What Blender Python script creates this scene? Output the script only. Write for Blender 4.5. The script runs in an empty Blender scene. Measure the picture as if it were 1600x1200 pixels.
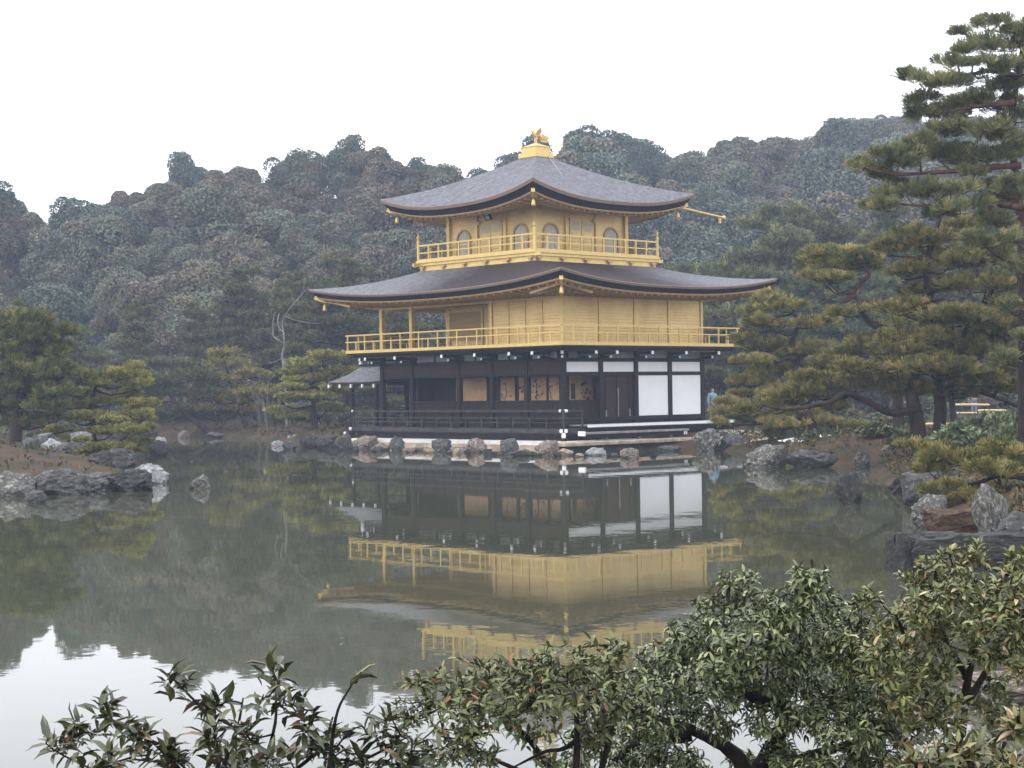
import bpy, math, random
import numpy as np
from mathutils import Vector, Matrix, noise as mnoise
R = math.radians
rnd = random.Random(7)
NR = np.random.default_rng(11)
sc = bpy.context.scene
COL = sc.collection

# ------------------------------------------------------------------ camera
YAW, PITCH, ROLL, FPX = 2.3944, 0.0038, -0.0141, 2655.1
CAM = np.array([48.90, -48.12, 2.45])
FW = np.array([math.cos(YAW)*math.cos(PITCH), math.sin(YAW)*math.cos(PITCH), math.sin(PITCH)])
RT0 = np.array([math.sin(YAW), -math.cos(YAW), 0.0])
UP0 = np.cross(RT0, FW)
RT = RT0*math.cos(ROLL) + UP0*math.sin(ROLL)
UP = UP0*math.cos(ROLL) - RT0*math.sin(ROLL)
cd = bpy.data.cameras.new('camera')
cam = bpy.data.objects.new('camera', cd)
COL.objects.link(cam)
cam.matrix_world = Matrix(((RT[0], UP[0], -FW[0], CAM[0]), (RT[1], UP[1], -FW[1], CAM[1]),
                           (RT[2], UP[2], -FW[2], CAM[2]), (0, 0, 0, 1)))
cd.sensor_width = 36.0
cd.lens = FPX/1600*36.0
cd.clip_start = 0.1
cd.clip_end = 3000
sc.camera = cam

# ------------------------------------------------------------------ world: overcast winter sky
SUN_EL, SUN_AZ = R(48), R(-100)       # azimuth measured from +X, light comes from the camera's left and behind
w = bpy.data.worlds.new('World')
sc.world = w
w.use_nodes = True
nt = w.node_tree
nt.nodes.clear()
wo = nt.nodes.new('ShaderNodeOutputWorld')
sky = nt.nodes.new('ShaderNodeTexSky')
sky.sky_type = 'NISHITA'
sky.sun_disc = False
sky.sun_elevation = SUN_EL
sky.sun_rotation = math.pi/2 - SUN_AZ
sky.dust_density = 6
b1 = nt.nodes.new('ShaderNodeBackground')
b1.inputs[1].default_value = 0.05
hs = nt.nodes.new('ShaderNodeHueSaturation')
hs.inputs['Saturation'].default_value = 0.4
nt.links.new(sky.outputs[0], hs.inputs['Color'])
nt.links.new(hs.outputs[0], b1.inputs[0])
b2 = nt.nodes.new('ShaderNodeBackground')      # the even cloud deck in front of that sky
tc = nt.nodes.new('ShaderNodeTexCoord')
nz = nt.nodes.new('ShaderNodeTexNoise')
nz.inputs['Scale'].default_value = 2.2
nz.inputs['Detail'].default_value = 4
mr = nt.nodes.new('ShaderNodeMapRange')
mr.inputs[1].default_value, mr.inputs[2].default_value = 0.3, 0.7
mr.inputs[3].default_value, mr.inputs[4].default_value = 0.92, 1.08
nt.links.new(tc.outputs['Generated'], nz.inputs['Vector'])
nt.links.new(nz.outputs[0], mr.inputs[0])
vm = nt.nodes.new('ShaderNodeVectorMath')
vm.operation = 'SCALE'
vm.inputs[0].default_value = (0.975, 0.99, 1.045)
nt.links.new(mr.outputs[0], vm.inputs['Scale'])
nt.links.new(vm.outputs[0], b2.inputs[0])
b2.inputs[1].default_value = 1.9
ad = nt.nodes.new('ShaderNodeAddShader')
nt.links.new(b1.outputs[0], ad.inputs[0])
nt.links.new(b2.outputs[0], ad.inputs[1])
nt.links.new(ad.outputs[0], wo.inputs[0])

sl = bpy.data.lights.new('sun', 'SUN')
sl.energy = 0.7
sl.angle = R(40)
sl.color = (1.0, 0.97, 0.92)
so = bpy.data.objects.new('sun', sl)
COL.objects.link(so)
sd = Vector((math.cos(SUN_AZ)*math.cos(SUN_EL), math.sin(SUN_AZ)*math.cos(SUN_EL), math.sin(SUN_EL)))
so.rotation_euler = sd.to_track_quat('Z', 'Y').to_euler()
so.location = (0, 0, 80)

sc.view_settings.view_transform = 'Standard'
sc.view_settings.look = 'None'
sc.view_settings.exposure = 0.10
sc.view_settings.gamma = 1.0
sc.view_settings.use_curve_mapping = False
cy = sc.cycles
cy.max_bounces = 7
cy.diffuse_bounces = 3
cy.glossy_bounces = 3
cy.transmission_bounces = 3
cy.transparent_max_bounces = 4
cy.volume_bounces = 1
cy.caustics_reflective = False
cy.caustics_refractive = False

# ------------------------------------------------------------------ helpers: picture point -> place in the world
def ray(px, py):
    return FW*FPX + RT*(px-800) + UP*(600-py)
def at(px, py, v):
    return CAM + ray(px, py)*(v/FPX)
def on_z(px, py, z=0.0):
    d = ray(px, py)
    return CAM + d*((z-CAM[2])/d[2])
FH = np.array([math.cos(YAW), math.sin(YAW), 0.0])     # level forward
def uv_xy(u, v):
    return CAM[0] + RT0[0]*u + FH[0]*v, CAM[1] + RT0[1]*u + FH[1]*v
def xy_uv(x, y):
    dx, dy = x-CAM[0], y-CAM[1]
    return dx*RT0[0] + dy*RT0[1], dx*FH[0] + dy*FH[1]

# ------------------------------------------------------------------ helpers: materials
def new_mat(name):
    m = bpy.data.materials.new(name)
    m.use_nodes = True
    t = m.node_tree
    p = t.nodes['Principled BSDF']
    return m, t, p
def ramp(t, src, stops):
    r = t.nodes.new('ShaderNodeValToRGB')
    e = r.color_ramp.elements
    while len(e) < len(stops):
        e.new(0.5)
    for k, (pos, c) in enumerate(stops):
        e[k].position = pos
        e[k].color = (*c, 1)
    t.links.new(src, r.inputs[0])
    return r.outputs[0]
def tex_noise(t, scale, detail=4, rough=0.6, vec=None, coord='Object', stretch=None):
    n = t.nodes.new('ShaderNodeTexNoise')
    n.inputs['Scale'].default_value = scale
    n.inputs['Detail'].default_value = detail
    n.inputs['Roughness'].default_value = rough
    c = t.nodes.new('ShaderNodeTexCoord')
    src = c.outputs[coord]
    if stretch:
        mp = t.nodes.new('ShaderNodeMapping')
        mp.inputs['Scale'].default_value = stretch
        t.links.new(src, mp.inputs[0])
        src = mp.outputs[0]
    t.links.new(src, n.inputs['Vector'])
    return n.outputs[0]
def bump(t, p, h, strength, dist):
    b = t.nodes.new('ShaderNodeBump')
    b.inputs['Strength'].default_value = strength
    b.inputs['Distance'].default_value = dist
    t.links.new(h, b.inputs['Height'])
    t.links.new(b.outputs[0], p.inputs['Normal'])
    return b
def mixc(t, fac, a, b, mode='MIX'):
    m = t.nodes.new('ShaderNodeMix')
    m.data_type = 'RGBA'
    m.blend_type = mode
    for sock, v in ((m.inputs[0], fac), (m.inputs[6], a), (m.inputs[7], b)):
        if hasattr(v, 'default_value') or hasattr(v, 'links'):
            t.links.new(v, sock)
        elif isinstance(v, tuple):
            sock.default_value = (*v, 1)
        else:
            sock.default_value = v
    return m.outputs[2]
def noisy(name, stops, scale=3.0, rough=0.7, metal=0.0, bs=0.0, bd=0.02, bscale=None, stretch=None, spec=0.22, detail=5):
    m, t, p = new_mat(name)
    n = tex_noise(t, scale, detail, 0.62, stretch=stretch)
    t.links.new(ramp(t, n, stops), p.inputs['Base Color'])
    p.inputs['Roughness'].default_value = rough
    p.inputs['Metallic'].default_value = metal
    p.inputs['Specular IOR Level'].default_value = spec
    if bs:
        bump(t, p, tex_noise(t, bscale or scale*3, 5, 0.6, stretch=stretch), bs, bd)
    return m
def leafy(name, stops, rough=0.65, spec=0.10, patch=None, trans=0.0):
    """foliage: every leaf or needle takes its own tint, every tree a little of its own"""
    m, t, p = new_mat(name)
    g = t.nodes.new('ShaderNodeNewGeometry')
    c = ramp(t, g.outputs['Random Per Island'], stops)
    oi = t.nodes.new('ShaderNodeObjectInfo')
    h = t.nodes.new('ShaderNodeHueSaturation')
    mh = t.nodes.new('ShaderNodeMapRange')
    mh.inputs[3].default_value, mh.inputs[4].default_value = 0.485, 0.515
    mv = t.nodes.new('ShaderNodeMapRange')
    mv.inputs[3].default_value, mv.inputs[4].default_value = 0.82, 1.2
    t.links.new(oi.outputs['Random'], mh.inputs[0])
    t.links.new(oi.outputs['Random'], mv.inputs[0])
    t.links.new(mh.outputs[0], h.inputs['Hue'])
    t.links.new(mv.outputs[0], h.inputs['Value'])
    if patch:
        n = tex_noise(t, patch[0], 3, 0.6)
        k = t.nodes.new('ShaderNodeMapRange')
        k.inputs[1].default_value, k.inputs[2].default_value = 0.45, 0.62
        t.links.new(n, k.inputs[0])
        c = mixc(t, k.outputs[0], c, patch[1])
    t.links.new(c, h.inputs['Color'])
    t.links.new(h.outputs[0], p.inputs['Base Color'])
    p.inputs['Roughness'].default_value = rough
    p.inputs['Specular IOR Level'].default_value = spec
    if trans:
        tr = t.nodes.new('ShaderNodeBsdfTranslucent')
        t.links.new(h.outputs[0], tr.inputs[0])
        mx = t.nodes.new('ShaderNodeMixShader')
        mx.inputs[0].default_value = trans
        o = t.nodes['Material Output']
        t.links.new(p.outputs[0], mx.inputs[1])
        t.links.new(tr.outputs[0], mx.inputs[2])
        t.links.new(mx.outputs[0], o.inputs[0])
    return m

M = {}
M['gold'] = noisy('gold_leaf', [(0.3, (0.57, 0.405, 0.14)), (0.7, (0.70, 0.515, 0.19))], 5, 0.38, 0.3, 0.1, 0.01)
def gold_boards():
    m, t, p = new_mat('gold_leaf_boards')
    n = tex_noise(t, 2.0, 5, 0.6, stretch=(1, 1, 14))
    c = ramp(t, n, [(0.3, (0.57, 0.40, 0.14)), (0.7, (0.74, 0.54, 0.21))])
    n2 = tex_noise(t, 0.9, 3, 0.6)
    c2 = mixc(t, 0.4, c, ramp(t, n2, [(0.35, (0.46, 0.29, 0.09)), (0.65, (0.82, 0.60, 0.26))]))
    t.links.new(c2, p.inputs['Base Color'])
    p.inputs['Roughness'].default_value = 0.40
    p.inputs['Metallic'].default_value = 0.35
    wv = t.nodes.new('ShaderNodeTexWave')
    wv.bands_direction = 'Z'
    wv.inputs['Scale'].default_value = 2.6
    wv.inputs['Distortion'].default_value = 0.6
    co = t.nodes.new('ShaderNodeTexCoord')
    t.links.new(co.outputs['Object'], wv.inputs['Vector'])
    bump(t, p, wv.outputs['Fac'], 0.25, 0.02)
    return m
M['gold_wall'] = gold_boards()
M['shaded_gold'] = noisy('shaded_gold', [(0.3, (0.40, 0.255, 0.11)), (0.7, (0.55, 0.365, 0.17))], 6, 0.5, 0.15)  # browner copy of the gold, with the under-eave shade put into its colour
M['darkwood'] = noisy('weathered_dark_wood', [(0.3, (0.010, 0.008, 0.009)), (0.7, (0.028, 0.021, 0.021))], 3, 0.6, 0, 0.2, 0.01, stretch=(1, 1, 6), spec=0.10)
M['brownwood'] = noisy('reddish_brown_wood', [(0.25, (0.016, 0.009, 0.008)), (0.75, (0.055, 0.029, 0.023))], 2.2, 0.6, 0, 0.2, 0.01, stretch=(6, 6, 0.8), spec=0.10)
M['greywood'] = noisy('silvered_grey_wood', [(0.3, (0.16, 0.15, 0.15)), (0.7, (0.30, 0.28, 0.28))], 3, 0.5, 0, 0.2, 0.01)
M['railwood'] = noisy('worn_rail_wood', [(0.3, (0.026, 0.023, 0.025)), (0.7, (0.075, 0.066, 0.068))], 3, 0.5, spec=0.10)
M['plaster'] = noisy('white_plaster', [(0.3, (0.74, 0.745, 0.76)), (0.75, (0.81, 0.815, 0.83))], 1.2, 0.75)
M['plasterworn'] = noisy('weathered_plaster', [(0.3, (0.52, 0.50, 0.48)), (0.7, (0.72, 0.71, 0.70))], 2, 0.8)
M['capwhite'] = noisy('white_paint_and_sheen', [(0.3, (0.78, 0.78, 0.79)), (0.7, (0.84, 0.84, 0.85))], 6, 0.7)
M['greypanel'] = noisy('grey_washed_plaster', [(0.3, (0.20, 0.205, 0.215)), (0.7, (0.30, 0.305, 0.315))], 2, 0.8)
M['black'] = noisy('black_lacquer', [(0.3, (0.006, 0.006, 0.007)), (0.7, (0.016, 0.016, 0.018))], 4, 0.5, spec=0.10)
M['shutter'] = noisy('gold_louvre', [(0.3, (0.36, 0.25, 0.10)), (0.7, (0.48, 0.34, 0.15))], 2.0, 0.5, 0.2, 0.5, 0.03, bscale=3, stretch=(0.3, 0.3, 16))
M['paper'] = noisy('window_paper', [(0.3, (0.42, 0.44, 0.46)), (0.7, (0.52, 0.54, 0.56))], 3, 0.7)
M['screen'] = noisy('painted_gold_screen', [(0.3, (0.32, 0.19, 0.09)), (0.7, (0.52, 0.33, 0.17))], 1.6, 0.5, 0.1)
M['ink'] = noisy('screen_ink', [(0.3, (0.02, 0.017, 0.012)), (0.7, (0.05, 0.04, 0.03))], 4, 0.7)
M['skin'] = noisy('skin', [(0.3, (0.48, 0.29, 0.21)), (0.7, (0.56, 0.35, 0.26))], 6, 0.5)
M['bark'] = noisy('pine_bark', [(0.3, (0.014, 0.011, 0.010)), (0.72, (0.070, 0.048, 0.040))], 3.5, 0.85, 0, 0.8, 0.06, bscale=7, stretch=(1, 1, 0.35), spec=0.08)
M['redbark'] = noisy('red_pine_bark', [(0.3, (0.06, 0.032, 0.026)), (0.72, (0.20, 0.105, 0.078))], 3, 0.8, 0, 0.7, 0.05, bscale=7, stretch=(1, 1, 0.35), spec=0.08)
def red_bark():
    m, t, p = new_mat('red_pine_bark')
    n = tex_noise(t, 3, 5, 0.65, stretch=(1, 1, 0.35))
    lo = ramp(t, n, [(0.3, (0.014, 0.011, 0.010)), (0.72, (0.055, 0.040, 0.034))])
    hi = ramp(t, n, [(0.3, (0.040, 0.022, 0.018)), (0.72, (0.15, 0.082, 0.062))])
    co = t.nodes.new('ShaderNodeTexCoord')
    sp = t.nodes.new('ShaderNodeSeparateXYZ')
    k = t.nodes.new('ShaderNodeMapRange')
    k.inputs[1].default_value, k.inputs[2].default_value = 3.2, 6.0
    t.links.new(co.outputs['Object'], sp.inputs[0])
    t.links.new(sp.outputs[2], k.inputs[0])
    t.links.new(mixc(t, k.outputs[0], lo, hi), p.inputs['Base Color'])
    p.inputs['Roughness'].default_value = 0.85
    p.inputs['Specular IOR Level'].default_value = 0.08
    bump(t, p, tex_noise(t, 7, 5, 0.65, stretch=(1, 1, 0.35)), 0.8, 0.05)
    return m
M['redbark'] = red_bark()
M['palebark'] = noisy('bare_pale_bark', [(0.3, (0.13, 0.125, 0.12)), (0.7, (0.26, 0.25, 0.235))], 3, 0.8, 0, 0.4, 0.02)
M['twig'] = noisy('dark_twig_bark', [(0.3, (0.008, 0.007, 0.006)), (0.7, (0.032, 0.025, 0.020))], 20, 0.8, 0, 0.5, 0.01, spec=0.08)
M['greytwig'] = noisy('grey_twigs', [(0.3, (0.10, 0.095, 0.09)), (0.7, (0.2, 0.19, 0.18))], 3, 0.9)
M['bamboo'] = noisy('dry_bamboo', [(0.3, (0.50, 0.40, 0.22)), (0.7, (0.66, 0.55, 0.33))], 3, 0.5)
M['snow'] = noisy('old_snow', [(0.3, (0.74, 0.76, 0.80)), (0.7, (0.86, 0.88, 0.90))], 4, 0.7, 0, 0.5, 0.03)
M['needle'] = leafy('pine_needles', [(0.0, (0.062, 0.070, 0.022)), (0.45, (0.165, 0.170, 0.052)), (0.8, (0.285, 0.262, 0.085)), (1.0, (0.40, 0.33, 0.13))])
M['needle_tall'] = leafy('shaded_pine_needles', [(0.0, (0.060, 0.070, 0.034)), (0.5, (0.145, 0.155, 0.068)), (0.85, (0.235, 0.225, 0.10)), (1.0, (0.33, 0.285, 0.14))])  # greyer, duller needles: the backlit look of the tall pine is in the colour
M['needle_dark'] = leafy('dark_pine_needles', [(0.0, (0.045, 0.055, 0.022)), (0.6, (0.105, 0.115, 0.042)), (1.0, (0.23, 0.205, 0.075))])
M['needle_bright'] = leafy('yellow_green_needles', [(0.0, (0.095, 0.105, 0.030)), (0.5, (0.25, 0.24, 0.07)), (1.0, (0.46, 0.39, 0.13))])
M['needle_far'] = leafy('far_pine_needles', [(0.0, (0.055, 0.068, 0.034)), (0.6, (0.125, 0.14, 0.066)), (1.0, (0.24, 0.225, 0.10))])
M['hill_green'] = leafy('hill_foliage_green', [(0.0, (0.0802, 0.0968, 0.0684)), (0.55, (0.1239, 0.144, 0.0991)), (1.0, (0.1888, 0.1982, 0.1274))], patch=(0.35, (0.13, 0.105, 0.072)))
M['hill_rust'] = leafy('hill_foliage_rust', [(0.0, (0.1003, 0.0944, 0.0732)), (0.5, (0.1593, 0.1345, 0.0991)), (1.0, (0.2242, 0.1746, 0.1239))], patch=(0.4, (0.10, 0.10, 0.062)))
M['hill_dark'] = leafy('hill_foliage_dark', [(0.0, (0.0614, 0.0779, 0.0637)), (0.6, (0.0944, 0.1156, 0.0897)), (1.0, (0.1475, 0.1593, 0.1121))])
M['moss'] = leafy('moss_and_grass', [(0.0, (0.035, 0.032, 0.014)), (0.5, (0.075, 0.07, 0.028)), (0.8, (0.12, 0.085, 0.04)), (1.0, (0.17, 0.12, 0.06))], 0.8, 0.2)
M['undergrowth'] = leafy('undergrowth_leaves', [(0.0, (0.025, 0.032, 0.016)), (0.6, (0.055, 0.068, 0.032)), (1.0, (0.12, 0.12, 0.06))], 0.7, 0.2)
M['shrubleaf'] = leafy('shrub_leaves', [(0.0, (0.045, 0.065, 0.028)), (0.6, (0.115, 0.145, 0.060)), (1.0, (0.24, 0.26, 0.13))], 0.4, 0.5)
M['leaf_deep'] = leafy('glossy_dark_leaves', [(0.0, (0.040, 0.058, 0.022)), (0.5, (0.105, 0.138, 0.050)), (0.82, (0.195, 0.23, 0.10)), (0.96, (0.30, 0.32, 0.15)), (1.0, (0.40, 0.37, 0.17))], 0.19, 0.5)
M['leaf_olive'] = leafy('glossy_olive_leaves', [(0.0, (0.050, 0.062, 0.022)), (0.45, (0.125, 0.138, 0.050)), (0.82, (0.22, 0.215, 0.09)), (0.95, (0.29, 0.20, 0.10)), (1.0, (0.42, 0.34, 0.23))], 0.22, 0.36)
M['leaf_red'] = leafy('bronzed_leaves', [(0.0, (0.042, 0.058, 0.020)), (0.5, (0.105, 0.125, 0.045)), (0.93, (0.18, 0.185, 0.072)), (0.985, (0.22, 0.12, 0.06)), (1.0, (0.32, 0.13, 0.08))], 0.24, 0.36)
M['leaf_camellia'] = leafy('camellia_leaves', [(0.0, (0.032, 0.044, 0.018)), (0.6, (0.068, 0.086, 0.034)), (0.9, (0.13, 0.13, 0.055)), (1.0, (0.18, 0.12, 0.06))], 0.18, 0.6)
M['bluecloth'] = noisy('pale_blue_cloth', [(0.3, (0.13, 0.27, 0.36)), (0.7, (0.20, 0.36, 0.46))], 8, 0.7)
M['greycloth'] = noisy('grey_cloth', [(0.3, (0.14, 0.15, 0.17)), (0.7, (0.2, 0.21, 0.23))], 8, 0.8)
M['redcloth'] = noisy('orange_red_cloth', [(0.3, (0.42, 0.10, 0.06)), (0.7, (0.52, 0.15, 0.09))], 8, 0.8)
M['hair'] = noisy('black_hair', [(0.3, (0.008, 0.008, 0.009)), (0.7, (0.02, 0.018, 0.017))], 30, 0.5)
M['umbrella'] = noisy('cyan_cloth', [(0.3, (0.16, 0.55, 0.66)), (0.7, (0.24, 0.66, 0.76))], 8, 0.5)

def shingle(name, pale_mask):
    """bark shingles, dark blended to pale (dust gives the mask by place)"""
    m, t, p = new_mat(name)
    n = tex_noise(t, 9.0, 6, 0.75, stretch=(1, 1, 3))
    dark = ramp(t, n, [(0.3, (0.018, 0.013, 0.014)), (0.7, (0.055, 0.039, 0.039))])
    n2 = tex_noise(t, 5.5, 8, 0.9)
    pale = ramp(t, n2, [(0.33, (0.062, 0.060, 0.063)), (0.5, (0.138, 0.138, 0.152)), (0.68, (0.31, 0.315, 0.35))])
    fac = pale_mask(t)
    c = mixc(t, fac, dark, pale)
    t.links.new(c, p.inputs['Base Color'])
    p.inputs['Roughness'].default_value = 0.75
    p.inputs['Specular IOR Level'].default_value = 0.12
    bump(t, p, tex_noise(t, 14.0, 6, 0.7, stretch=(1, 1, 4)), 0.5, 0.04)
    return m
def dust_full(t):
    n = tex_noise(t, 2.2, 5, 0.7)
    k = t.nodes.new('ShaderNodeMapRange')
    k.inputs[1].default_value, k.inputs[2].default_value = 0.22, 0.55
    k.inputs[3].default_value, k.inputs[4].default_value = 0.5, 1.0
    t.links.new(n, k.inputs[0])
    return k.outputs[0]
def pale_outside(t):
    # the corner of the roof nearest the pond is dark, the rest pale (object space, pavilion centre = origin)
    co = t.nodes.new('ShaderNodeTexCoord')
    s = t.nodes.new('ShaderNodeSeparateXYZ')
    t.links.new(co.outputs['Object'], s.inputs[0])
    def mth(op, a, b=None):
        q = t.nodes.new('ShaderNodeMath')
        q.operation = op
        for i, v in enumerate((a, b)):
            if v is None:
                continue
            if isinstance(v, (int, float)):
                q.inputs[i].default_value = v
            else:
                t.links.new(v, q.inputs[i])
        return q.outputs[0]
    dx = mth('DIVIDE', mth('SUBTRACT', 8.2, s.outputs[0]), 9.6)
    dy = mth('DIVIDE', mth('ADD', 6.6, s.outputs[1]), 8.6)
    d = mth('MAXIMUM', dx, dy)
    n = tex_noise(t, 1.1, 4, 0.7)
    d2 = mth('ADD', d, mth('MULTIPLY', n, 0.5))
    k = t.nodes.new('ShaderNodeMapRange')
    k.inputs[1].default_value, k.inputs[2].default_value = 1.0, 1.38
    k.inputs[3].default_value, k.inputs[4].default_value = 0.06, 1.0
    t.links.new(d2, k.inputs[0])
    return k.outputs[0]
M['shingle_up'] = shingle('frosted_bark_shingles', dust_full)
M['shingle_low'] = shingle('part_pale_bark_shingles', pale_outside)
M['shingle_edge'] = noisy('shingle_cut_edge', [(0.3, (0.16, 0.11, 0.085)), (0.7, (0.28, 0.20, 0.15))], 8, 0.7, stretch=(1, 1, 6))

def rock_mat(name, base, blotch, lo=0.5, hi=0.58, scale=2.2):
    m, t, p = new_mat(name)
    n = tex_noise(t, 1.8, 6, 0.65)
    c = ramp(t, n, [(0.25, base[0]), (0.55, base[1]), (0.8, base[2])])
    n2 = tex_noise(t, scale*2.2, 6, 0.72)
    k = t.nodes.new('ShaderNodeMapRange')
    k.inputs[1].default_value, k.inputs[2].default_value = lo, hi
    t.links.new(n2, k.inputs[0])
    c2 = mixc(t, k.outputs[0], c, blotch)
    t.links.new(c2, p.inputs['Base Color'])
    p.inputs['Roughness'].default_value = 0.8
    p.inputs['Specular IOR Level'].default_value = 0.2
    bump(t, p, tex_noise(t, 5.0, 8, 0.7), 0.9, 0.12)
    return m
M['rock_lichen'] = rock_mat('lichened_rock', ((0.06, 0.058, 0.050), (0.145, 0.138, 0.122), (0.21, 0.20, 0.175)), (0.40, 0.40, 0.37), 0.50, 0.62)
M['rock_grey'] = rock_mat('grey_rock', ((0.05, 0.05, 0.05), (0.12, 0.118, 0.115), (0.2, 0.195, 0.19)), (0.34, 0.34, 0.33), 0.56, 0.66)
M['rock_dark'] = rock_mat('dark_wet_rock', ((0.028, 0.027, 0.026), (0.070, 0.068, 0.066), (0.12, 0.118, 0.112)), (0.22, 0.22, 0.20), 0.56, 0.70)
M['rock_pink'] = rock_mat('pinkish_rock', ((0.12, 0.09, 0.075), (0.24, 0.19, 0.16), (0.35, 0.29, 0.25)), (0.55, 0.49, 0.44), 0.52, 0.62)
M['rock_pale'] = rock_mat('pale_rock', ((0.15, 0.15, 0.15), (0.30, 0.30, 0.30), (0.44, 0.44, 0.45)), (0.62, 0.63, 0.65), 0.48, 0.64)
M['rock_rust'] = rock_mat('rusty_brown_rock', ((0.045, 0.028, 0.018), (0.105, 0.066, 0.040), (0.17, 0.125, 0.085)), (0.24, 0.19, 0.13), 0.58, 0.70)
M['rock_tan'] = rock_mat('tan_stone', ((0.24, 0.18, 0.13), (0.46, 0.37, 0.27), (0.58, 0.50, 0.39)), (0.64, 0.58, 0.50), 0.52, 0.66, 1.0)

# ------------------------------------------------------------------ helpers: meshes and objects
def mesh_np(name, V, faces, mats, midx=None, smooth=False):
    me = bpy.data.meshes.new(name)
    V = np.ascontiguousarray(V, dtype=np.float32)
    me.vertices.add(len(V))
    me.vertices.foreach_set('co', V.ravel())
    loops = np.concatenate([f.ravel() for f in faces]).astype(np.int32)
    tot = np.concatenate([np.full(len(f), f.shape[1]) for f in faces])
    start = np.concatenate([[0], np.cumsum(tot)[:-1]]).astype(np.int32)
    me.loops.add(len(loops))
    me.loops.foreach_set('vertex_index', loops)
    me.polygons.add(len(tot))
    me.polygons.foreach_set('loop_start', start)
    if midx is not None:
        me.polygons.foreach_set('material_index', np.asarray(midx, dtype=np.int32))
    me.polygons.foreach_set('use_smooth', np.full(len(tot), smooth))
    for m in mats:
        me.materials.append(m)
    me.update(calc_edges=True)
    me.validate()
    return me
def root_of(o):
    while o.parent:
        o = o.parent
    return o
def link(name, me, parent=None):
    o = bpy.data.objects.new(name, me)
    COL.objects.link(o)
    if parent:
        o.parent = parent
    return o
def thing(name, label, cat, loc, group=None):
    o = link(name, None)
    o.location = Vector([float(c) for c in loc])
    o.empty_display_size = 0.3
    tag(o, label, cat, group)
    return o
def tag(o, label=None, cat=None, group=None, kind=None):
    if label: o['label'] = label
    if cat: o['category'] = cat
    if group: o['group'] = group
    if kind: o['kind'] = kind
    return o
class MB:
    def __init__(s):
        s.v, s.f = [], []
    def add(s, vs, fs):
        k = len(s.v)
        s.v += [tuple(map(float, v)) for v in vs]
        s.f += [tuple(i+k for i in f) for f in fs]
    def box(s, x0, x1, y0, y1, z0, z1):
        s.add([(x0, y0, z0), (x1, y0, z0), (x1, y1, z0), (x0, y1, z0), (x0, y0, z1), (x1, y0, z1), (x1, y1, z1), (x0, y1, z1)],
              [(3, 2, 1, 0), (4, 5, 6, 7), (0, 1, 5, 4), (1, 2, 6, 5), (2, 3, 7, 6), (3, 0, 4, 7)])
        return s
    def bar(s, p, q, w, h):
        p, q = Vector(p), Vector(q)
        d = (q-p).normalized()
        sd_ = d.cross(Vector((0, 0, 1)))
        if sd_.length < 1e-4:
            sd_ = Vector((1, 0, 0))
        sd_.normalize()
        u_ = sd_.cross(d).normalized()
        a, b_ = sd_*w/2, u_*h/2
        s.add([p-a-b_, p+a-b_, p+a+b_, p-a+b_, q-a-b_, q+a-b_, q+a+b_, q-a+b_],
              [(0, 1, 2, 3), (7, 6, 5, 4), (4, 5, 1, 0), (5, 6, 2, 1), (6, 7, 3, 2), (7, 4, 0, 3)])
        return s
    def tube(s, pts, rad, n=7, jit=0.0):
        pts = [Vector(p) for p in pts]
        if not hasattr(rad, '__len__'):
            rad = [rad]*len(pts)
        k = len(s.v)
        ref = None
        for i, p in enumerate(pts):
            d = (pts[min(i+1, len(pts)-1)] - pts[max(i-1, 0)]).normalized()
            if ref is None:
                ref = Vector((1, 0, 0)) if abs(d.x) < 0.8 else Vector((0, 1, 0))
            a = (ref - d*ref.dot(d)).normalized()
            ref = a
            b_ = d.cross(a)
            for j in range(n):
                r = rad[i]*(1+jit*rnd.uniform(-1, 1))
                t_ = 2*math.pi*j/n
                s.v.append(tuple(p + a*math.cos(t_)*r + b_*math.sin(t_)*r))
        for i in range(len(pts)-1):
            for j in range(n):
                s.f.append((k+i*n+j, k+i*n+(j+1) % n, k+(i+1)*n+(j+1) % n, k+(i+1)*n+j))
        s.f.append(tuple(k+j for j in reversed(range(n))))
        s.f.append(tuple(k+(len(pts)-1)*n+j for j in range(n)))
        return s
    def lathe(s, c, prof, n=12):
        k = len(s.v)
        for r, z in prof:
            for j in range(n):
                t_ = 2*math.pi*j/n
                s.v.append((c[0]+r*math.cos(t_), c[1]+r*math.sin(t_), c[2]+z))
        for i in range(len(prof)-1):
            for j in range(n):
                s.f.append((k+i*n+j, k+i*n+(j+1) % n, k+(i+1)*n+(j+1) % n, k+(i+1)*n+j))
        s.f.append(tuple(k+j for j in reversed(range(n))))
        s.f.append(tuple(k+(len(prof)-1)*n+j for j in range(n)))
        return s
    def prism(s, pts, d):
        """extrude a planar outline by vector d"""
        n = len(pts)
        d = Vector(d)
        s.add(list(map(Vector, pts)) + [Vector(p)+d for p in pts],
              [tuple(reversed(range(n))), tuple(range(n, 2*n))] + [(i, (i+1) % n, n+(i+1) % n, n+i) for i in range(n)])
        return s
    def build(s, name, mat, parent=None, smooth=False, bevel=0.0, origin=(0, 0, 0)):
        o0 = root_of(parent).location if parent else Vector([float(c) for c in origin])
        me = bpy.data.meshes.new(name)
        me.from_pydata([tuple(Vector(v)-o0) for v in s.v], [], s.f)
        me.materials.append(mat)
        if smooth:
            me.polygons.foreach_set('use_smooth', [True]*len(me.polygons))
        me.update()
        o = link(name, me, parent)
        if not parent:
            o.location = o0
        if bevel:
            b_ = o.modifiers.new('bevel', 'BEVEL')
            b_.width = bevel
            b_.segments = 2
            b_.limit_method = 'ANGLE'
        return o

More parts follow.
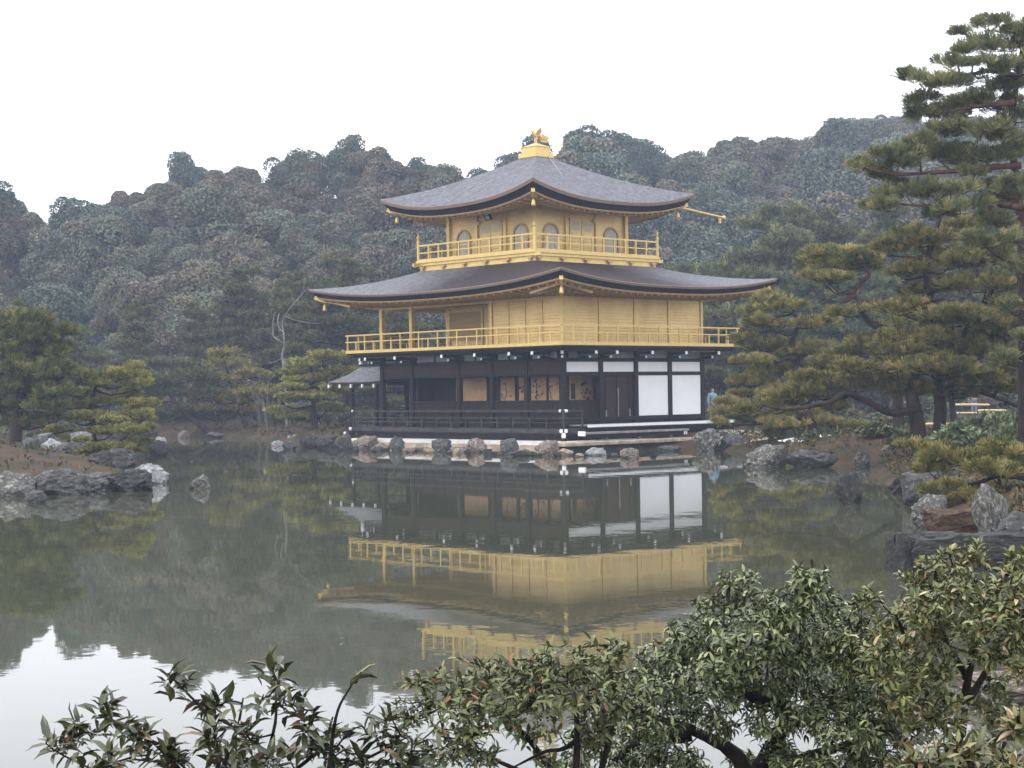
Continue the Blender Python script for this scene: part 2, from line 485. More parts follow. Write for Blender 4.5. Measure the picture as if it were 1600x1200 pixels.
# ------------------------------------------------------------------ the ground: one sheet with the pond hollow and the wooded hill
LAND = [(6.0, 7), (5.2, 12), (6.6, 20), (7.3, 25), (7.9, 31), (8.6, 38), (9.4, 44), (11.0, 52.2), (9.6, 53.4), (8.0, 53.2), (7.8, 56), (8.8, 60), (8.4, 64.6),
        (7.7, 66.6), (7.3, 68.9), (3.6, 67.5), (1.7, 66.6), (-7.2, 75.8), (-9.2, 82), (-12.2, 87), (-14.5, 94.5), (-22, 103), (-25, 96), (-21.5, 86),
        (-25, 77), (-24, 67), (-19.5, 63), (-15.0, 60.5), (-12.2, 57), (-10.6, 52), (-10.7, 46.8), (-11.4, 44.6), (-14.5, 45.2),
        (-24, 45), (-45, 38), (-400, 38), (-400, 700), (400, 700), (400, 7)]
NEAR = [(-400, -100), (-400, 4), (-5, 6.0), (0, 7.2), (3.0, 7.6), (400, 9), (400, -100)]
SKY_X = [-400, 0, 30, 65, 100, 150, 200, 240, 300, 340, 400, 430, 470, 495, 530, 560, 600, 650, 700, 730, 770, 800, 870, 920, 1000, 1070, 1110, 1150, 1190, 1250, 1290, 1340, 1400, 1430, 1500, 1600, 2000]
SKY_Y = [225, 240, 272, 308, 296, 284, 264, 240, 219, 216, 222, 230, 213, 212, 218, 208, 202, 202, 214, 204, 204, 208, 206, 190, 188, 194, 187, 175, 170, 165, 160, 145, 140, 144, 124, 104, 94]
def poly_dist(u, v, poly):
    """signed distance, positive inside"""
    P = np.array(poly, float)
    Q = np.roll(P, -1, 0)
    d2 = np.full(u.shape, 1e18)
    ins = np.zeros(u.shape, bool)
    for (x0, y0), (x1, y1) in zip(P, Q):
        ex, ey = x1-x0, y1-y0
        t_ = np.clip(((u-x0)*ex+(v-y0)*ey)/(ex*ex+ey*ey), 0, 1)
        d2 = np.minimum(d2, (u-x0-t_*ex)**2+(v-y0-t_*ey)**2)
        if y0 != y1:
            c = ((y0 > v) != (y1 > v)) & (u < ex*(v-y0)/ey+x0)
            ins ^= c
    return np.where(ins, 1, -1)*np.sqrt(d2)
V_RIDGE = 196.0
def v_ridge(px):
    return np.interp(px, [0, 760, 1150, 1400], [150.0, 154.0, 188.0, V_RIDGE])
TREE_H = 8.5
def ground_h(u, v):
    u = np.atleast_1d(np.asarray(u, float))
    v = np.atleast_1d(np.asarray(v, float))
    d = poly_dist(u, v, LAND)
    h = np.where(d > 0, 0.50*(1-np.exp(-np.maximum(d, 0)/1.1)) + 0.02*np.clip(d, 0, 12), -0.9*(1-np.exp(np.minimum(d, 0)/0.8)))
    d2 = poly_dist(u, v, NEAR)
    h2 = np.where(d2 > 0, 0.85*(1-np.exp(-np.maximum(d2, 0)/2.2)), -0.9*(1-np.exp(np.minimum(d2, 0)/0.8)))
    h = np.maximum(h, h2)
    h += 0.62*np.exp(-(((u+17.6)/3.4)**2+((v-51.0)/3.6)**2))*(d > 0)          # mossy mound on the left
    h += 0.35*np.exp(-(((u-12.5)/3.0)**2+((v-58.0)/5.0)**2))*(d > 0)
    px = 800+2655.1*u/np.maximum(v, 20)
    yh = 610+(800-px)*0.0141
    VR = v_ridge(px)
    zr = (yh-np.interp(px, SKY_X, SKY_Y))/2655.1*VR + 2.45 - TREE_H*VR/V_RIDGE
    t_ = np.clip((v-104)/(VR-104), 0, 1)
    f = t_**1.15
    hill = zr*f - np.clip(v-VR-3, 0, 60)*0.35
    hill = np.maximum(hill, 0)*(v > 104)
    h = h + hill + (np.sin(u*0.31+v*0.17)*0.35+np.sin(u*0.13-v*0.23+1)*0.5)*np.clip((v-104)/30, 0, 1)
    return h
def gz(u, v):
    return float(ground_h(u, v)[0])
def gz_px(px, v):
    return gz((px-800)/2655.1*v, v)
us = np.concatenate([np.arange(-190, -45, 5.0), np.arange(-45, 34, 0.55), np.arange(34, 191, 5.0)])
vs = np.concatenate([np.arange(-30, 4, 2.0), np.arange(4, 112, 0.65), np.arange(112, 262, 3.0)])
UU, VV = np.meshgrid(us, vs)
HH = ground_h(UU.ravel(), VV.ravel())
jit = np.array([mnoise.fractal(Vector((a*0.6, b_*0.6, 0.3)), 1.0, 2.0, 4) for a, b_ in zip(UU.ravel(), VV.ravel())])
HH = HH + jit*np.where(HH > 0.05, 0.07, 0.02)
X, Y = uv_xy(UU.ravel(), VV.ravel())
nu, nv = len(us), len(vs)
idx = np.arange(nu*nv).reshape(nv, nu)
F = np.stack([idx[:-1, :-1], idx[:-1, 1:], idx[1:, 1:], idx[1:, :-1]], -1).reshape(-1, 4)
def ground_mat():
    m, t, p = new_mat('mossy_winter_ground')
    n = tex_noise(t, 0.55, 6, 0.65)
    moss = ramp(t, n, [(0.34, (0.028, 0.030, 0.014)), (0.47, (0.052, 0.042, 0.022)), (0.58, (0.088, 0.052, 0.031)), (0.68, (0.045, 0.044, 0.022))])
    n2 = tex_noise(t, 9, 6, 0.7)
    c = mixc(t, 0.55, moss, ramp(t, n2, [(0.3, (0.35, 0.35, 0.35)), (0.7, (1.3, 1.3, 1.3))]), 'MULTIPLY')
    t.links.new(c, p.inputs['Base Color'])
    p.inputs['Roughness'].default_value = 0.95
    p.inputs['Specular IOR Level'].default_value = 0.2
    bump(t, p, n2, 0.6, 0.08)
    return m
g = link('ground', mesh_np('ground', np.stack([X, Y, HH], 1), [F], [ground_mat()], smooth=True))
tag(g, kind='structure')

# pond
def water_mat():
    m, t, p = new_mat('murky_pond_water')
    n = tex_noise(t, 0.06, 3, 0.5)
    t.links.new(ramp(t, n, [(0.3, (0.056, 0.059, 0.036)), (0.7, (0.068, 0.070, 0.044))]), p.inputs['Base Color'])
    p.inputs['Roughness'].default_value = 0.018
    p.inputs['IOR'].default_value = 1.36
    a = tex_noise(t, 1.5, 3, 0.55)
    b_ = tex_noise(t, 0.35, 2, 0.5)
    pt = tex_noise(t, 0.09, 2, 0.5)
    k = t.nodes.new('ShaderNodeMapRange')
    k.inputs[1].default_value, k.inputs[2].default_value = 0.4, 0.65
    k.inputs[3].default_value, k.inputs[4].default_value = 0.25, 1.0
    t.links.new(pt, k.inputs[0])
    m1 = t.nodes.new('ShaderNodeMath'); m1.operation = 'MULTIPLY'
    t.links.new(a, m1.inputs[0]); t.links.new(k.outputs[0], m1.inputs[1])
    m2 = t.nodes.new('ShaderNodeMath'); m2.operation = 'MULTIPLY_ADD'
    t.links.new(b_, m2.inputs[0]); m2.inputs[1].default_value = 1.6; t.links.new(m1.outputs[0], m2.inputs[2])
    bump(t, p, m2.outputs[0], 1.0, 0.0016)
    return m
pw = [uv_xy(a, b_) for a, b_ in ((-120, -28), (110, -28), (110, 118), (-120, 118))]
wt = MB()
wt.add([(x, y, 0) for x, y in pw], [(0, 1, 2, 3)])
tag(wt.build('pond_water', water_mat()), kind='structure')

# ------------------------------------------------------------------ the golden pavilion
b = 2.12
L, D = -5.5*b, 4*b
CX, CY = L/2, D/2
pav = thing('golden_pavilion', 'three-storey gold-leafed pavilion with curved shingle roofs, standing at the pond', 'pavilion', (CX, CY, 0))
def part(name, mb, mat, parent=pav, **kw):
    return mb.build(name, mat, parent, **kw)
TS = [0, 1, 2, 3, 4.5, 5.5]                     # column lines of the pond front, in bays from the near corner

# ground floor: deck, posts, veranda
p_ = part('veranda_deck', MB().box(L-1.0, 1.0, -1.0, D+1.0, 0.80, 0.90).box(L-0.9, 0.9, -0.9, D+0.9, 0.64, 0.797), M['railwood'], bevel=0.01)
part('fascia', MB().box(L-1.03, 1.03, -1.06, -1.003, 0.72, 0.88).box(1.003, 1.06, -1.06, 0.25, 0.72, 0.88), M['railwood'], p_)
part('underbeam', MB().box(L-0.8, 0.85, -0.86, -0.72, 0.42, 0.637).box(0.70, 0.84, -0.7, D, 0.42, 0.637), M['darkwood'], p_)
for x, y in [(L-1.05, -1.08), (0.95, -1.08), (1.08, -0.95)]:
    part('end_cap', MB().lathe((x, y, 0.81), [(0.0, -0.075), (0.06, -0.07), (0.075, 0), (0.06, 0.07), (0, 0.075)], 10), M['capwhite'], p_, smooth=True)
part('end_cap', MB().lathe((1.06, -1.06, 0.62), [(0.0, -0.10), (0.08, -0.08), (0.09, 0), (0.07, 0.1), (0, 0.12)], 10), M['capwhite'], p_, smooth=True)
part('end_cap', MB().lathe((L-1.25, -1.25, 0.62), [(0.0, -0.07), (0.06, -0.05), (0.06, 0.05), (0, 0.07)], 10), M['capwhite'], p_, smooth=True)
for i, t_ in enumerate(TS):
    part('deck_post', MB().box(-t_*b-0.08, -t_*b+0.08, -0.86, -0.72, 0.30, 0.43), M['darkwood'], p_)
part('deck_post', MB().box(0.95, 1.12, -1.12, -0.95, 0.30, 0.62), M['darkwood'], p_)
rl = part('veranda_railing', MB().box(L-1.0, 1.12, -1.0, -0.93, 1.575, 1.64).box(0.93, 1.0, -0.92, 0.12, 1.575, 1.64).box(L-1.0, L-0.93, -0.92, 2.0, 1.575, 1.64), M['railwood'])
part('rail', MB().box(L-0.99, 1.0, -0.985, -0.945, 1.30, 1.345).box(0.945, 0.985, -0.94, 0.12, 1.30, 1.345), M['railwood'], rl)
part('rail', MB().box(L-0.99, 1.0, -0.985, -0.945, 1.12, 1.16).box(0.945, 0.985, -0.94, 0.12, 1.12, 1.16), M['railwood'], rl)
n_ = 14
for i in range(n_+1):
    x = L-0.965 + (0.965-L+0.965)*i/n_
    part('post', MB().box(x-0.03, x+0.03, -0.995, -0.935, 0.903, 1.572 if i in (0, n_) else 1.34), M['railwood'], rl)
part('post', MB().box(0.935, 0.995, 0.06, 0.12, 0.903, 1.572), M['railwood'], rl)
for x, y in ((L-1.03, -0.965), (0.80, -0.985), (1.14, -0.965), (0.965, -0.86)):
    part('rail_end', MB().lathe((x, y, 1.61), [(0, -0.06), (0.05, -0.045), (0.055, 0.045), (0, 0.06)], 8), M['capwhite'], rl, smooth=True)
eg = part('east_engawa', MB().box(0.0, 1.2, 0.26, D+1.2, 0.97, 1.03), M['greywood'])
part('edge_board', MB().box(1.203, 1.25, 0.14, D+1.2, 0.93, 1.04), M['capwhite'], eg)  # white colour stands for the sky reflected along this edge
part('edge_beam', MB().box(0.95, 1.15, 0.28, D+1.1, 0.70, 0.967), M['darkwood'], eg)
part('bamboo_gutter', MB().box(1.26, 1.29, 0.14, D+1.2, 0.86, 0.925), M['darkwood'], eg)
for i in range(5):
    part('engawa_post', MB().box(0.98, 1.12, i*b+0.9-0.07, i*b+0.9+0.07, 0.32, 0.70), M['darkwood'], eg)
bn = part('step_bench', MB().box(1.55, 2.0, -0.72, 5.35, 0.68, 0.76), M['greywood'], bevel=0.01)
part('beam', MB().box(1.62, 1.92, -0.6, 5.25, 0.52, 0.678), M['black'], bn)
part('white_end', MB().box(1.60, 1.95, -0.80, -0.723, 0.62, 0.80), M['capwhite'], bn)
for y in (0.6, 2.5, 4.4):
    part('leg', MB().box(1.7, 1.84, y-0.07, y+0.07, 0.36, 0.52), M['greywood'], bn)
for y in (5.12, 5.24):
    part('white_end', MB().box(1.922, 1.95, y-0.035, y+0.035, 0.53, 0.66), M['capwhite'], bn)

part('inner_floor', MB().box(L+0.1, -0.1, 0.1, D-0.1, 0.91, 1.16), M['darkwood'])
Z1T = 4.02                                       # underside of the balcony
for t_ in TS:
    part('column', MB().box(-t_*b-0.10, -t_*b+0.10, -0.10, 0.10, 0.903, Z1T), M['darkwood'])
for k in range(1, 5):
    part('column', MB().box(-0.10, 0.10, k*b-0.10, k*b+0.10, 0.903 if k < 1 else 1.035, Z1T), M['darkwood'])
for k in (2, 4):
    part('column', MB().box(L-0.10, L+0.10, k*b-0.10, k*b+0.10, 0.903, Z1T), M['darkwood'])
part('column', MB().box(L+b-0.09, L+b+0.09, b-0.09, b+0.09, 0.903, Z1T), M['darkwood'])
part('column', MB().box(L+0.8*b-0.07, L+0.8*b+0.07, 1.3, 1.5, 0.903, Z1T), M['darkwood'])
# lintels
part('head_beam', MB().box(L+0.101, -0.101, -0.07, 0.07, 3.58, 3.72).box(L+0.101, -0.101, -0.06, 0.06, 3.05, 3.16), M['darkwood'])
for i in range(len(TS)-1):
    x1, x0 = -TS[i]*b-0.103, -TS[i+1]*b+0.103
    part('header_board', MB().box(x0, x1, -0.03, 0.03, 3.163, 3.577), M['brownwood'])
    if i < 4:
        xm = (x0+x1)/2
        for xa, xb in ((x0, xm-0.05), (xm+0.05, x1)):
            part('clerestory_panel', MB().box(xa+0.25*(xa == x0), xb-0.25*(xb == x1), -0.02, 0.02, 3.74, 4.0), M['greypanel'])
        part('strut', MB().box(xm-0.05, xm+0.05, -0.05, 0.05, 3.723, 4.015), M['darkwood'])
part('head_beam', MB().box(-0.07, 0.07, 0.101, D-0.101, 3.60, 3.72).box(-0.06, 0.06, 0.101, D-0.101, 3.02, 3.15).box(-0.07, 0.07, 0.101, D-0.101, 1.16, 1.30), M['darkwood'])
for k in range(4):
    y0, y1 = k*b+0.103, (k+1)*b-0.103
    part('white_panel', MB().box(-0.03, 0.035, y0+0.03, y1-0.03, 3.17, 3.58), M['plaster'])
    part('clerestory_panel', MB().box(-0.02, 0.02, y0+0.22, y1, 3.74, 4.0), M['greypanel'])
    if k >= 2:
        part('white_panel', MB().box(-0.03, 0.035, y0+0.02, y1-0.02, 1.315, 3.005), M['plaster'])
# doors of bay two
dr = part('wooden_door', MB().box(-0.09, -0.03, b+0.103, 2*b-0.103, 1.303, 3.017), M['brownwood'])
for y in (b+0.35, b+1.02, b+1.10, b+1.78):
    part('stile', MB().box(-0.027, 0.015, y-0.035, y+0.035, 1.303, 3.015), M['brownwood'], dr)
part('pale_batten', MB().box(0.018, 0.04, b+1.03, b+1.07, 1.303, 2.5), M['greywood'], dr)
part('pale_batten', MB().box(0.018, 0.05, b+1.70, b+1.76, 1.303, 1.62), M['greywood'], dr)
part('pale_batten', MB().box(0.018, 0.05, b+0.28, b+0.34, 1.303, 1.58), M['greywood'], dr)
# low lattice shutters of the front and corner bay
for i in (0, 1, 2, 3):
    x1, x0 = -TS[i]*b-0.103, -TS[i+1]*b+0.103
    ls = part('low_shutter', MB().box(x0, x1, -0.01, 0.05, 1.17, 2.03), M['darkwood'])
    q = MB()
    nn = int((x1-x0)/0.16)
    for j in range(nn+1):
        x = x0 + (x1-x0)*j/nn
        q.box(x-0.012, x+0.012, -0.03, -0.013, 1.18, 2.03)
    for j in range(6):
        q.box(x0, x1, -0.045, -0.033, 1.2+j*0.155, 1.224+j*0.155)
    part('lattice', q, M['brownwood'], ls)
ls = part('low_shutter', MB().box(-0.05, 0.01, 0.103, b-0.103, 1.303, 2.03), M['darkwood'])
q = MB()
for j in range(13):
    y = 0.11 + (b-0.22)*j/12
    q.box(0.013, 0.03, y-0.012, y+0.012, 1.305, 2.03)
part('lattice', q, M['brownwood'], ls)
# the room behind: dark wall with painted gold screens
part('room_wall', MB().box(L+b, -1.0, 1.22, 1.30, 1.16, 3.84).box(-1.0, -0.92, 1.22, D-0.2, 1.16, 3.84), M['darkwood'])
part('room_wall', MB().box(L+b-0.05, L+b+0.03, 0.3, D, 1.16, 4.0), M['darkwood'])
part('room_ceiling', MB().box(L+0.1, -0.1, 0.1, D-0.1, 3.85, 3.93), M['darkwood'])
def flowers(x0, x1, y, seed, n):
    r = random.Random(seed)
    m_ = MB()
    x = r.uniform(x0+0.2*(x1-x0), x1-0.2*(x1-x0))
    pts = [(x, 2.04)]
    for k in range(5):
        pts.append((pts[-1][0]+r.uniform(-.12, .12), pts[-1][1]+0.16))
    for a, c in zip(pts, pts[1:]):
        m_.bar((a[0], y, a[1]), (c[0], y, c[1]), 0.012, 0.03)
    for k in range(n):
        cx, cz, s = min(max(r.gauss(x, 0.2), x0+.08), x1-.08), r.uniform(2.12, 2.9), r.uniform(0.03, 0.075)
        st = min(pts, key=lambda p: abs(p[0]-cx)+abs(p[1]-cz+0.08))
        m_.bar((st[0], y-0.002, st[1]), (cx, y-0.002, cz), 0.008, 0.012)
        m_.prism([(cx+s*r.uniform(.7, 1.2)*math.cos(q_), y, cz+s*r.uniform(.6, 1.1)*math.sin(q_)) for q_ in [i*math.pi/3.5 for i in range(7)]], (0, -0.008, 0))
    return m_
for k, (x0, x1) in enumerate(((-7.19, -5.15), (-4.28, -3.35), (-3.12, -2.66), (-2.36, -1.42), (-1.30, -0.66))):
    x0, x1 = x0-0.78, x1-0.78
    s_ = part('painted_screen', MB().box(x0, x1, 1.185, 1.217, 2.0, 3.03), M['screen'])
    part('frame', MB().box(x0-0.07, x0-0.003, 1.16, 1.217, 1.95, 3.08), M['brownwood'], s_)
    part('frame', MB().box(x1+0.003, x1+0.07, 1.16, 1.217, 1.95, 3.08), M['brownwood'], s_)
    if k:
        part('painting', flowers(x0, x1, 1.183, k, (0, 4, 5, 16, 4)[k]), M['ink'], s_)
s_ = part('painted_screen', MB().box(-0.917, -0.885, 1.25, 2.62, 2.0, 3.03), M['screen'])
q = MB()
r_ = random.Random(5)
for k in range(13):
    cy_, cz_, s = r_.gauss(2.25, 0.16), r_.uniform(2.05, 2.85), r_.uniform(0.035, 0.08)
    q.prism([(-0.883, cy_+s*r_.uniform(.7, 1.2)*math.cos(a), cz_+s*math.sin(a)) for a in [i*math.pi/3.5 for i in range(7)]], (0.008, 0, 0))
q.box(-0.883, -0.876, 1.30, 1.55, 2.05, 2.7)
part('painting', q, M['ink'], s_)
# brackets under the balcony with whitened ends
def bracket(p, dx, dy):
    x, y = p
    e = (x+dx*0.98, y+dy*0.98)
    e2 = (x+dx*0.62, y+dy*0.62)
    br = part('bracket', MB().bar((x, y, 3.93), (*e, 3.95), 0.11, 0.13).bar((x, y, 3.76), (*e2, 3.78), 0.10, 0.12).box(x-0.16, x+0.16, y-0.16, y+0.16, 3.68, 3.755), M['black'])
    part('white_end', MB().bar((x+dx*0.985, y+dy*0.985, 3.95), (x+dx*1.03, y+dy*1.03, 3.955), 0.112, 0.132), M['capwhite'], br)
    part('white_end', MB().bar((x+dx*0.625, y+dy*0.625, 3.78), (x+dx*0.66, y+dy*0.66, 3.785), 0.09, 0.09), M['capwhite'], br)
for t_ in TS[1:]:
    bracket((-t_*b, 0), 0, -1)
bracket((-0.03, 0), 0.72, -0.72)
bracket((L, 0), -0.72, -0.72)
for k in range(1, 5):
    bracket((0, k*b), 1, 0)
bracket((-0.35*b, 0), 0, -1)
bracket((0, 0.42*b), 1, 0)
for x0, x1, y0, y1 in ((L-1.0, 1.0, -0.92, -0.78), (0.78, 0.92, -0.77, D+1.0)):
    part('balcony_beam', MB().box(x0, x1, y0, y1, 4.025, 4.135), M['black'])

# balcony and rooms of the second storey
OB = 1.15
bf = part('balcony_floor', MB().box(L-OB, OB, -OB, D+OB, 4.14, 4.22), M['darkwood'])
def ring(hx0, hx1, hy0, hy1, w_, z0, z1):
    return MB().box(hx0, hx1, hy0, hy0+w_, z0, z1).box(hx0, hx1, hy1-w_, hy1, z0, z1).box(hx0, hx0+w_, hy0+w_, hy1-w_, z0, z1).box(hx1-w_, hx1, hy0+w_, hy1-w_, z0, z1)
part('gold_fascia', ring(L-OB-0.03, OB+0.03, -OB-0.03, D+OB+0.03, 0.09, 4.223, 4.35), M['gold'], bf)
part('gold_floor', MB().box(L-OB+0.07, OB-0.07, -OB+0.07, D+OB-0.07, 4.223, 4.29), M['gold'], bf)
br_ = part('balcony_railing', ring(L-OB, OB, -OB, D+OB, 0.06, 5.0, 5.055), M['gold'])
part('rail', ring(L-OB+0.005, OB-0.005, -OB+0.005, D+OB-0.005, 0.045, 4.71, 4.755), M['gold'], br_)
for x, y, dx, dy in ((OB, -OB, 1, 0), (OB, -OB, 0, -1), (L-OB, -OB, -1, 0), (OB, D+OB, 0, 1)):
    for z in (5.028, 4.733):
        part('rail_end', MB().bar((x-0.03*(dx == 0), y+0.03*(dy == 0), z), (x-0.03*(dx == 0)+dx*0.12, y+0.03*(dy == 0)+dy*0.12, z), 0.05, 0.05), M['gold'], br_)
def posts(n, p, q, z0, z1, w_, parent, tall=None, mid=None):
    for i in range(n+1):
        x, y = p[0]+(q[0]-p[0])*i/n, p[1]+(q[1]-p[1])*i/n
        part('post', MB().box(x-w_/2, x+w_/2, y-w_/2, y+w_/2, z0, z1 if (mid is None or i % 2 == 0) else mid), M['gold'], parent)
posts(22, (L-OB+0.03, -OB+0.03), (OB-0.03, -OB+0.03), 4.352, 4.998, 0.055, br_, mid=4.708)
posts(16, (OB-0.03, -OB+0.65), (OB-0.03, D+OB-0.03), 4.352, 4.998, 0.055, br_, mid=4.708)
posts(10, (L-OB+0.03, -OB+0.65), (L-OB+0.03, D+OB-0.65), 4.352, 4.998, 0.055, br_, mid=4.708)
posts(10, (L, D+OB-0.03), (OB-0.65, D+OB-0.03), 4.352, 4.998, 0.055, br_, mid=4.708)
Z2T = 6.26
for t_ in (0, 2, 4.5, 5.5):
    part('gold_column', MB().box(-t_*b-0.09, -t_*b+0.09, -0.09, 0.09, 4.292, Z2T), M['gold'])
for k in range(1, 5):
    part('gold_column', MB().box(-0.075, 0.075, k*b-0.075, k*b+0.075, 4.292, Z2T), M['gold'])
part('gold_column', MB().box(L-0.09, L+0.09, D-0.09, D+0.09, 4.292, Z2T), M['gold'])
for k in range(4):
    part('gold_wall', MB().box(-0.05, 0.03, k*b+(0.093 if k == 0 else 0.078), (k+1)*b-0.078, 4.292, Z2T), M['gold_wall'])
for i in range(4):
    xa, xb = -2*b + 0.093 + i*(2*b-0.186)/4, -2*b + 0.093 + (i+1)*(2*b-0.186)/4
    part('gold_shutter', MB().box(xa+0.012, xb-0.012, -0.03, 0.05, 4.292, Z2T-0.11), M['gold_wall'])
    if i in (1, 2, 3):
        part('gold_batten', MB().box(xa-0.011, xa+0.011, -0.05, 0.05, 4.292, Z2T-0.11), M['shaded_gold'])
part('gold_beam', MB().box(L+0.093, -0.093, -0.06, 0.07, Z2T-0.107, Z2T), M['gold'])
part('gold_wall', MB().box(-2*b-0.04, -2*b+0.04, 0.093, b-0.05, 4.292, Z2T), M['gold_wall'])
part('gold_wall', MB().box(L+b+0.09, -2*b-0.043, b-0.04, b+0.04, 4.292, Z2T), M['gold_wall'])
part('gold_wall', MB().box(L+b-0.04, L+b+0.04, b+0.1, D, 4.292, Z2T), M['gold_wall'])
part('gold_wall', MB().box(L+b+0.05, -0.08, D-0.04, D+0.03, 4.292, Z2T), M['gold_wall'])
part('gold_column', MB().box(L+b-0.08, L+b+0.08, b-0.08, b+0.08, 4.292, Z2T), M['gold'])
lv = part('louvre_panel', MB().box(L+b+0.22, L+b+2.35, b-0.075, b-0.043, 4.7, 5.98), M['shutter'])
part('frame', MB().box(L+b+2.353, L+b+2.46, b-0.10, b-0.043, 4.292, Z2T-0.12).box(L+b+0.11, L+b+0.217, b-0.10, b-0.043, 4.292, Z2T-0.12).box(L+b+0.217, L+b+2.353, b-0.09, b-0.043, 5.985, 6.07), M['gold'], lv)
for x in (L+b+3.35, L+b+4.2, L+b+4.95):
    part('gold_batten', MB().box(x-0.03, x+0.03, b-0.08, b-0.043, 4.292, Z2T), M['shaded_gold'])
part('gallery_ceiling', MB().box(L+0.1, -0.1, 0.1, D-0.1, Z2T-0.02, Z2T+0.05), M['shaded_gold'])

# curved hip roofs
def roof(x0, x1, y0, y1, ix0, ix1, iy0, iy1, zm, up, pw_, zi, g1, name, mat, ztop_wall, wx0, wx1, wy0, wy1, th=(0.15, 0.22, 0.14), ov=2.3, nr=26):
    """x0..y1 eave line, ix0..iy1 the upper edge, zm eave height at mid side, up the corner rise"""
    NS, NT = 41, 15
    def corner(k, e):
        return [(e[0], e[2]), (e[1], e[2]), (e[1], e[3]), (e[0], e[3])][k % 4]
    eo, ei = (x0, x1, y0, y1), (ix0, ix1, iy0, iy1)
    V, Fc = [], []
    for sd_ in range(4):
        o0, o1, i0, i1 = corner(sd_, eo), corner(sd_+1, eo), corner(sd_, ei), corner(sd_+1, ei)
        k = len(V)
        for it in range(NT):
            t_ = it/(NT-1)
            for is_ in range(NS):
                s = -math.cos(math.pi*is_/(NS-1))*0.5+0.5
                s = 0.35*s + 0.65*is_/(NS-1)
                ox, oy = o0[0]+(o1[0]-o0[0])*s, o0[1]+(o1[1]-o0[1])*s
                qx, qy = i0[0]+(i1[0]-i0[0])*s, i0[1]+(i1[1]-i0[1])*s
                z = zm + up*abs(2*s-1)**pw_*(1-t_)**2 + (zi-zm)*(g1*t_+(1-g1)*t_*t_)
                V.append((ox+(qx-ox)*t_, oy+(qy-oy)*t_, z))
        for it in range(NT-1):
            for is_ in range(NS-1):
                a = k+it*NS+is_
                Fc.append((a, a+1, a+NS+1, a+NS))
    m_ = MB()
    m_.add(V, Fc)
    rf = part(name, m_, mat, smooth=True)
    def loop(ins, dz):
        out = []
        f = max(0.0, 1-ins/ov)**1.3
        e = (x0+ins, x1-ins, y0+ins, y1-ins)
        for sd_ in range(4):
            o0, o1 = corner(sd_, e), corner(sd_+1, e)
            for is_ in range(NS-1):
                s = is_/(NS-1)
                out.append((o0[0]+(o1[0]-o0[0])*s, o0[1]+(o1[1]-o0[1])*s, zm+up*abs(2*s-1)**pw_*f+dz))
        return out
    def band(nm, profs, mt):
        q = MB()
        ls = [loop(*pf) for pf in profs]
        n = len(ls[0])
        for l in ls:
            q.v += [tuple(p) for p in l]
        for i in range(len(ls)-1):
            for j in range(n):
                q.f.append((i*n+j, i*n+(j+1) % n, (i+1)*n+(j+1) % n, (i+1)*n+j))
        return part(nm, q, mt, rf, smooth=False)
    a, c, d = th
    band('shingle_edge', [(0.0, 0.0), (-0.01, -0.03), (0.03, -a), (0.08, -a)], M['shingle_edge'])
    band('black_eave', [(0.08, -a-0.002), (0.12, -a-0.02), (0.26, -a-c)], M['black'])
    band('gold_eave', [(0.26, -a-c-0.002), (0.25, -a-c-0.02), (0.29, -a-c-d), (0.36, -a-c-d)], M['shaded_gold'])
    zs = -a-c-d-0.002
    band('soffit', [(0.36, zs+0.03), (ov*0.6, zs+0.04), (ov+0.25, ztop_wall-zm+0.06)], M['shaded_gold'])
    for sd_ in (0, 1, 3):
        e0 = (x0+0.40, x1-0.40, y0+0.40, y1-0.40)
        e1 = (x0+ov, x1-ov, y0+ov, y1-ov)
        o0, o1 = corner(sd_, e0), corner(sd_+1, e0)
        for j in range(nr):
            s = (j+0.5)/nr
            x, y = o0[0]+(o1[0]-o0[0])*s, o0[1]+(o1[1]-o0[1])*s
            xi, yi = (x, min(max(y, e1[2]), e1[3])) if sd_ % 2 == 0 else (min(max(x, e1[0]), e1[1]), y)
            u_ = abs(2*s-1)**pw_
            f0 = (1-0.4/ov)**1.3
            if abs(xi-x)+abs(yi-y) < 0.1:
                continue
            z0_ = zm+up*u_*f0+zs-0.01
            part('rafter', MB().bar((x, y, z0_), (xi, yi, ztop_wall+0.02+up*u_*0.05), 0.085, 0.10), M['shaded_gold'], rf)
    for k in range(4):      # hip rafter with a turned-up gold nose, and the bell beneath it
        cx, cy_ = corner(k, eo)
        wx, wy = corner(k, (wx0, wx1, wy0, wy1))
        dx_, dy_ = cx-wx, cy_-wy
        ll = math.hypot(dx_, dy_)
        dx_, dy_ = dx_/ll, dy_/ll
        zc = zm+up+zs
        part('hip_rafter', MB().bar((wx, wy, ztop_wall+0.0), (cx-dx_*0.7, cy_-dy_*0.7, zc-0.16), 0.14, 0.18).bar((cx-dx_*0.7, cy_-dy_*0.7, zc-0.16), (cx-dx_*0.30, cy_-dy_*0.30, zc-0.02), 0.15, 0.17), M['gold'], rf)
        part('wind_bell', MB().lathe((cx-dx_*0.75, cy_-dy_*0.75, zc-0.62), [(0.0, 0.0), (0.11, 0.0), (0.085, 0.08), (0.07, 0.2), (0.035, 0.27), (0.012, 0.28), (0.012, 0.40)], 10), M['gold'], rf, smooth=True)
    return rf
W3, B3 = 2.7755, 3.79
roof(L-2.375, 2.375, -2.375, D+2.375, CX-B3+0.15, CX+B3-0.15, CY-B3+0.15, CY+B3-0.15, 6.66, 0.52, 2.6, 7.86, 0.82, 'lower_roof', M['shingle_low'],
     Z2T, L, 0, 0, D, th=(0.11, 0.19, 0.07), ov=2.36, nr=30)

